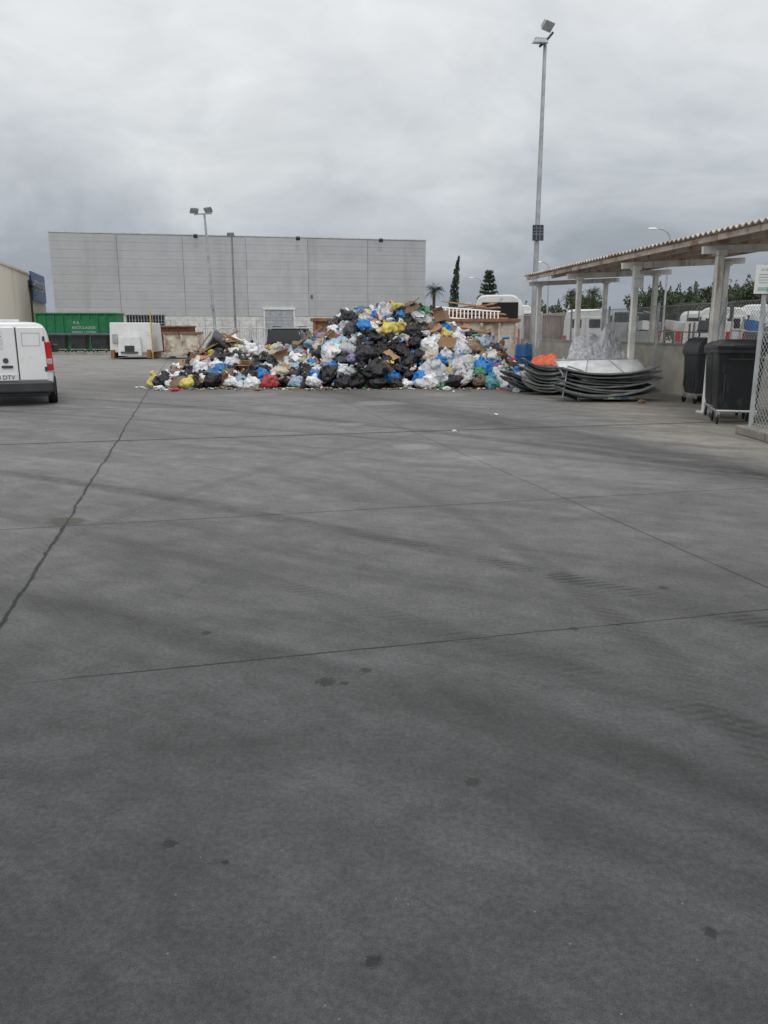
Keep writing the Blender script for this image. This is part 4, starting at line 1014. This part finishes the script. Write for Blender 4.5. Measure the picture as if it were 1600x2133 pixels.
# ------------------------------------------------------------------ trees
def leaves(mb, c, rad, n, size):
    for _ in range(n):
        while True:
            p = Vector((R.uniform(-1, 1), R.uniform(-1, 1), R.uniform(-1, 1)))
            if .15 < p.length < 1: break
        p = Vector((p.x*rad[0], p.y*rad[1], p.z*rad[2]))+Vector(c)
        q = Euler((R.uniform(0, 6.28), R.uniform(0, 6.28), R.uniform(0, 6.28))).to_matrix(); s_ = size*R.uniform(.5, 1.3)
        mb.add([p+q @ Vector(t) for t in ((-s_, 0, 0), (0, -s_*.45, 0), (s_, 0, 0), (0, s_*.45, 0))], [(0, 1, 2, 3)])
def broad_tree(label, loc, h, group):
    e = thing('tree', label, 'tree', loc, R.uniform(0, 6), group)
    b = MB(); top = Vector((R.uniform(-.2, .2), R.uniform(-.2, .2), h*.5)); b.cyl((0, 0, 0), top, .16, .09, 8); cr_ = MB()
    for i in range(11):
        a = i*2.4; rr_ = R.uniform(.3, 1.0)*h*.26; tip = Vector((rr_*cos(a), rr_*sin(a), h*R.uniform(.32, .88)))
        b.cyl(top*R.uniform(.5, 1), tip, .06, .02, 6)
        leaves(cr_, tip, (h*.14, h*.14, h*.10), 170, .15)
        leaves(cr_, tip+Vector((R.uniform(-.5, .5), R.uniform(-.5, .5), .45)), (h*.035, h*.035, h*.14), 60, .11)
    b.build('trunk', M_trunk, e); cr_.build('crown', M_leaf, e); return e
TL = [(20.5, 62, .76), (22.8, 70, .9), (27, 60, .85), (30, 64, .95), (33, 61, .96), (36, 66, 1.05), (26, 74, .98), (37, 72, 1.15), (18.6, 74, .76), (30.5, 55, .88), (25, 56, .78), (16.5, 80, .78), (34, 55, .98),
      (14.5, 84, .78), (28, 50, .8), (34, 50, .95), (23.4, 60, .74), (31, 70, 1.05), (20, 80, .86), (28.5, 58, .86), (24.5, 64, .84), (35, 60, 1.02), (21.8, 57, .68)]
protos = [broad_tree('bushy dark green tree beyond the parked vehicles', (24+i*3.2, 66+i, 0), 5.2+i*.3, 'trees behind the vehicle yard') for i in range(4)]
for x, y, s_ in TL:
    clone(R.choice(protos), (x, y, 0), R.uniform(0, 6), scale=s_*1.15)
cy = thing('cypress_tree', 'tall narrow dark cypress leaning slightly at the tip', 'cypress tree', (6.75, 80, 0))
b = MB(); b.cyl((0, 0, 0), (.3, 0, 7.5), .14, .03, 8); b.build('trunk', M_trunk, cy)
b = MB()
for i in range(26):
    t = i/25; z = .9+t*7.6; r = .62*(sin(pi*min(1, (t*.85+.12)))**.7)*(1-t*.35)
    leaves(b, (.05+.55*t**2.5+R.uniform(-.1, .1), R.uniform(-.1, .1), z), (r, r, .35), 130, .12)
b.build('crown', M_leafd, cy)
pi_ = thing('pine_tree', 'small conifer with layered drooping branches', 'conifer', (9.6, 74, 0))
b = MB(); b.cyl((0, 0, 0), (0, 0, 6.9), .14, .02, 8); cr_ = MB()
for i in range(14):
    z = 2.2+i*.34+R.uniform(-.08, .08); r = 1.7*(1-(i/14))+.15
    for k_ in range(7):
        a = k_*2*pi/7+i+R.uniform(-.2, .2); tip = Vector((r*cos(a), r*sin(a), z+.25))*1.0; tip.z += R.uniform(-.15, .1); b.cyl((0, 0, z), tip, .03, .01, 4)
        for q in (.35, .6, .85): leaves(cr_, Vector((0, 0, z)).lerp(tip, q), (.22, .22, .14), 16, .11)
b.build('trunk', M_trunk, pi_); cr_.build('crown', M_leafd, pi_)
def palm(loc, h, r=1.7):
    e = thing('palm_tree', 'slender palm tree with arching fronds on the skyline', 'palm tree', loc, R.uniform(0, 6), 'palm trees on the skyline')
    b = MB(); b.cyl((0, 0, 0), (0, 0, h*.5), .2, .16, 8); b.cyl((0, 0, h*.5), (0, 0, h-r*.5), .16, .2, 8); b.build('trunk', M_trunk, e)
    c_ = MB()
    for k_ in range(38):
        a = R.uniform(0, 6.28); el = R.uniform(-.3, 1.35); prev = None; ln = r*R.uniform(.8, 1.1)
        for i in range(9):
            t = i/8; rr_ = ln*t*cos(el)+.0; z = h-r*.5+ln*t*sin(el)-.55*ln*t*t
            p = Vector((rr_*cos(a), rr_*sin(a), z)); side = Vector((-sin(a), cos(a), 0))
            if prev is not None:
                w_ = .34*sin(pi*min(1, t+.08))*r*.5
                for sg_ in (-1, 1):
                    c_.add([prev, prev.lerp(p, .45), p+side*sg_*w_+Vector((0, 0, -w_*.6))], [(0, 1, 2)])
            prev = p
    c_.build('crown', M_palm, e)
palm((5.9, 95, 0), 7.4, 2.1); palm((20.5, 88, 0), 6.4, 1.8); palm((23.3, 90, 0), 6.7, 2.0); palm((-38.6, 88, 0), 7.4, 2.0); palm((-37.2, 97, 0), 6.6, 1.8)
fb_ = MB()
for i in range(420):
    x = -160+i*.86+R.uniform(-.5, .5); y = 150+R.uniform(-8, 8); h_ = 3.6+1.6*noise.noise(Vector((x*.08, 0, 0)))+R.uniform(-.5, .5)
    leaves(fb_, (x, y, h_*.5), (1.3, 1.3, h_*.55), 40, .5)
o = fb_.build('distant_tree_belt', M_leafd, kind='stuff'); tag(o, 'far low belt of dark trees on the horizon', 'trees')
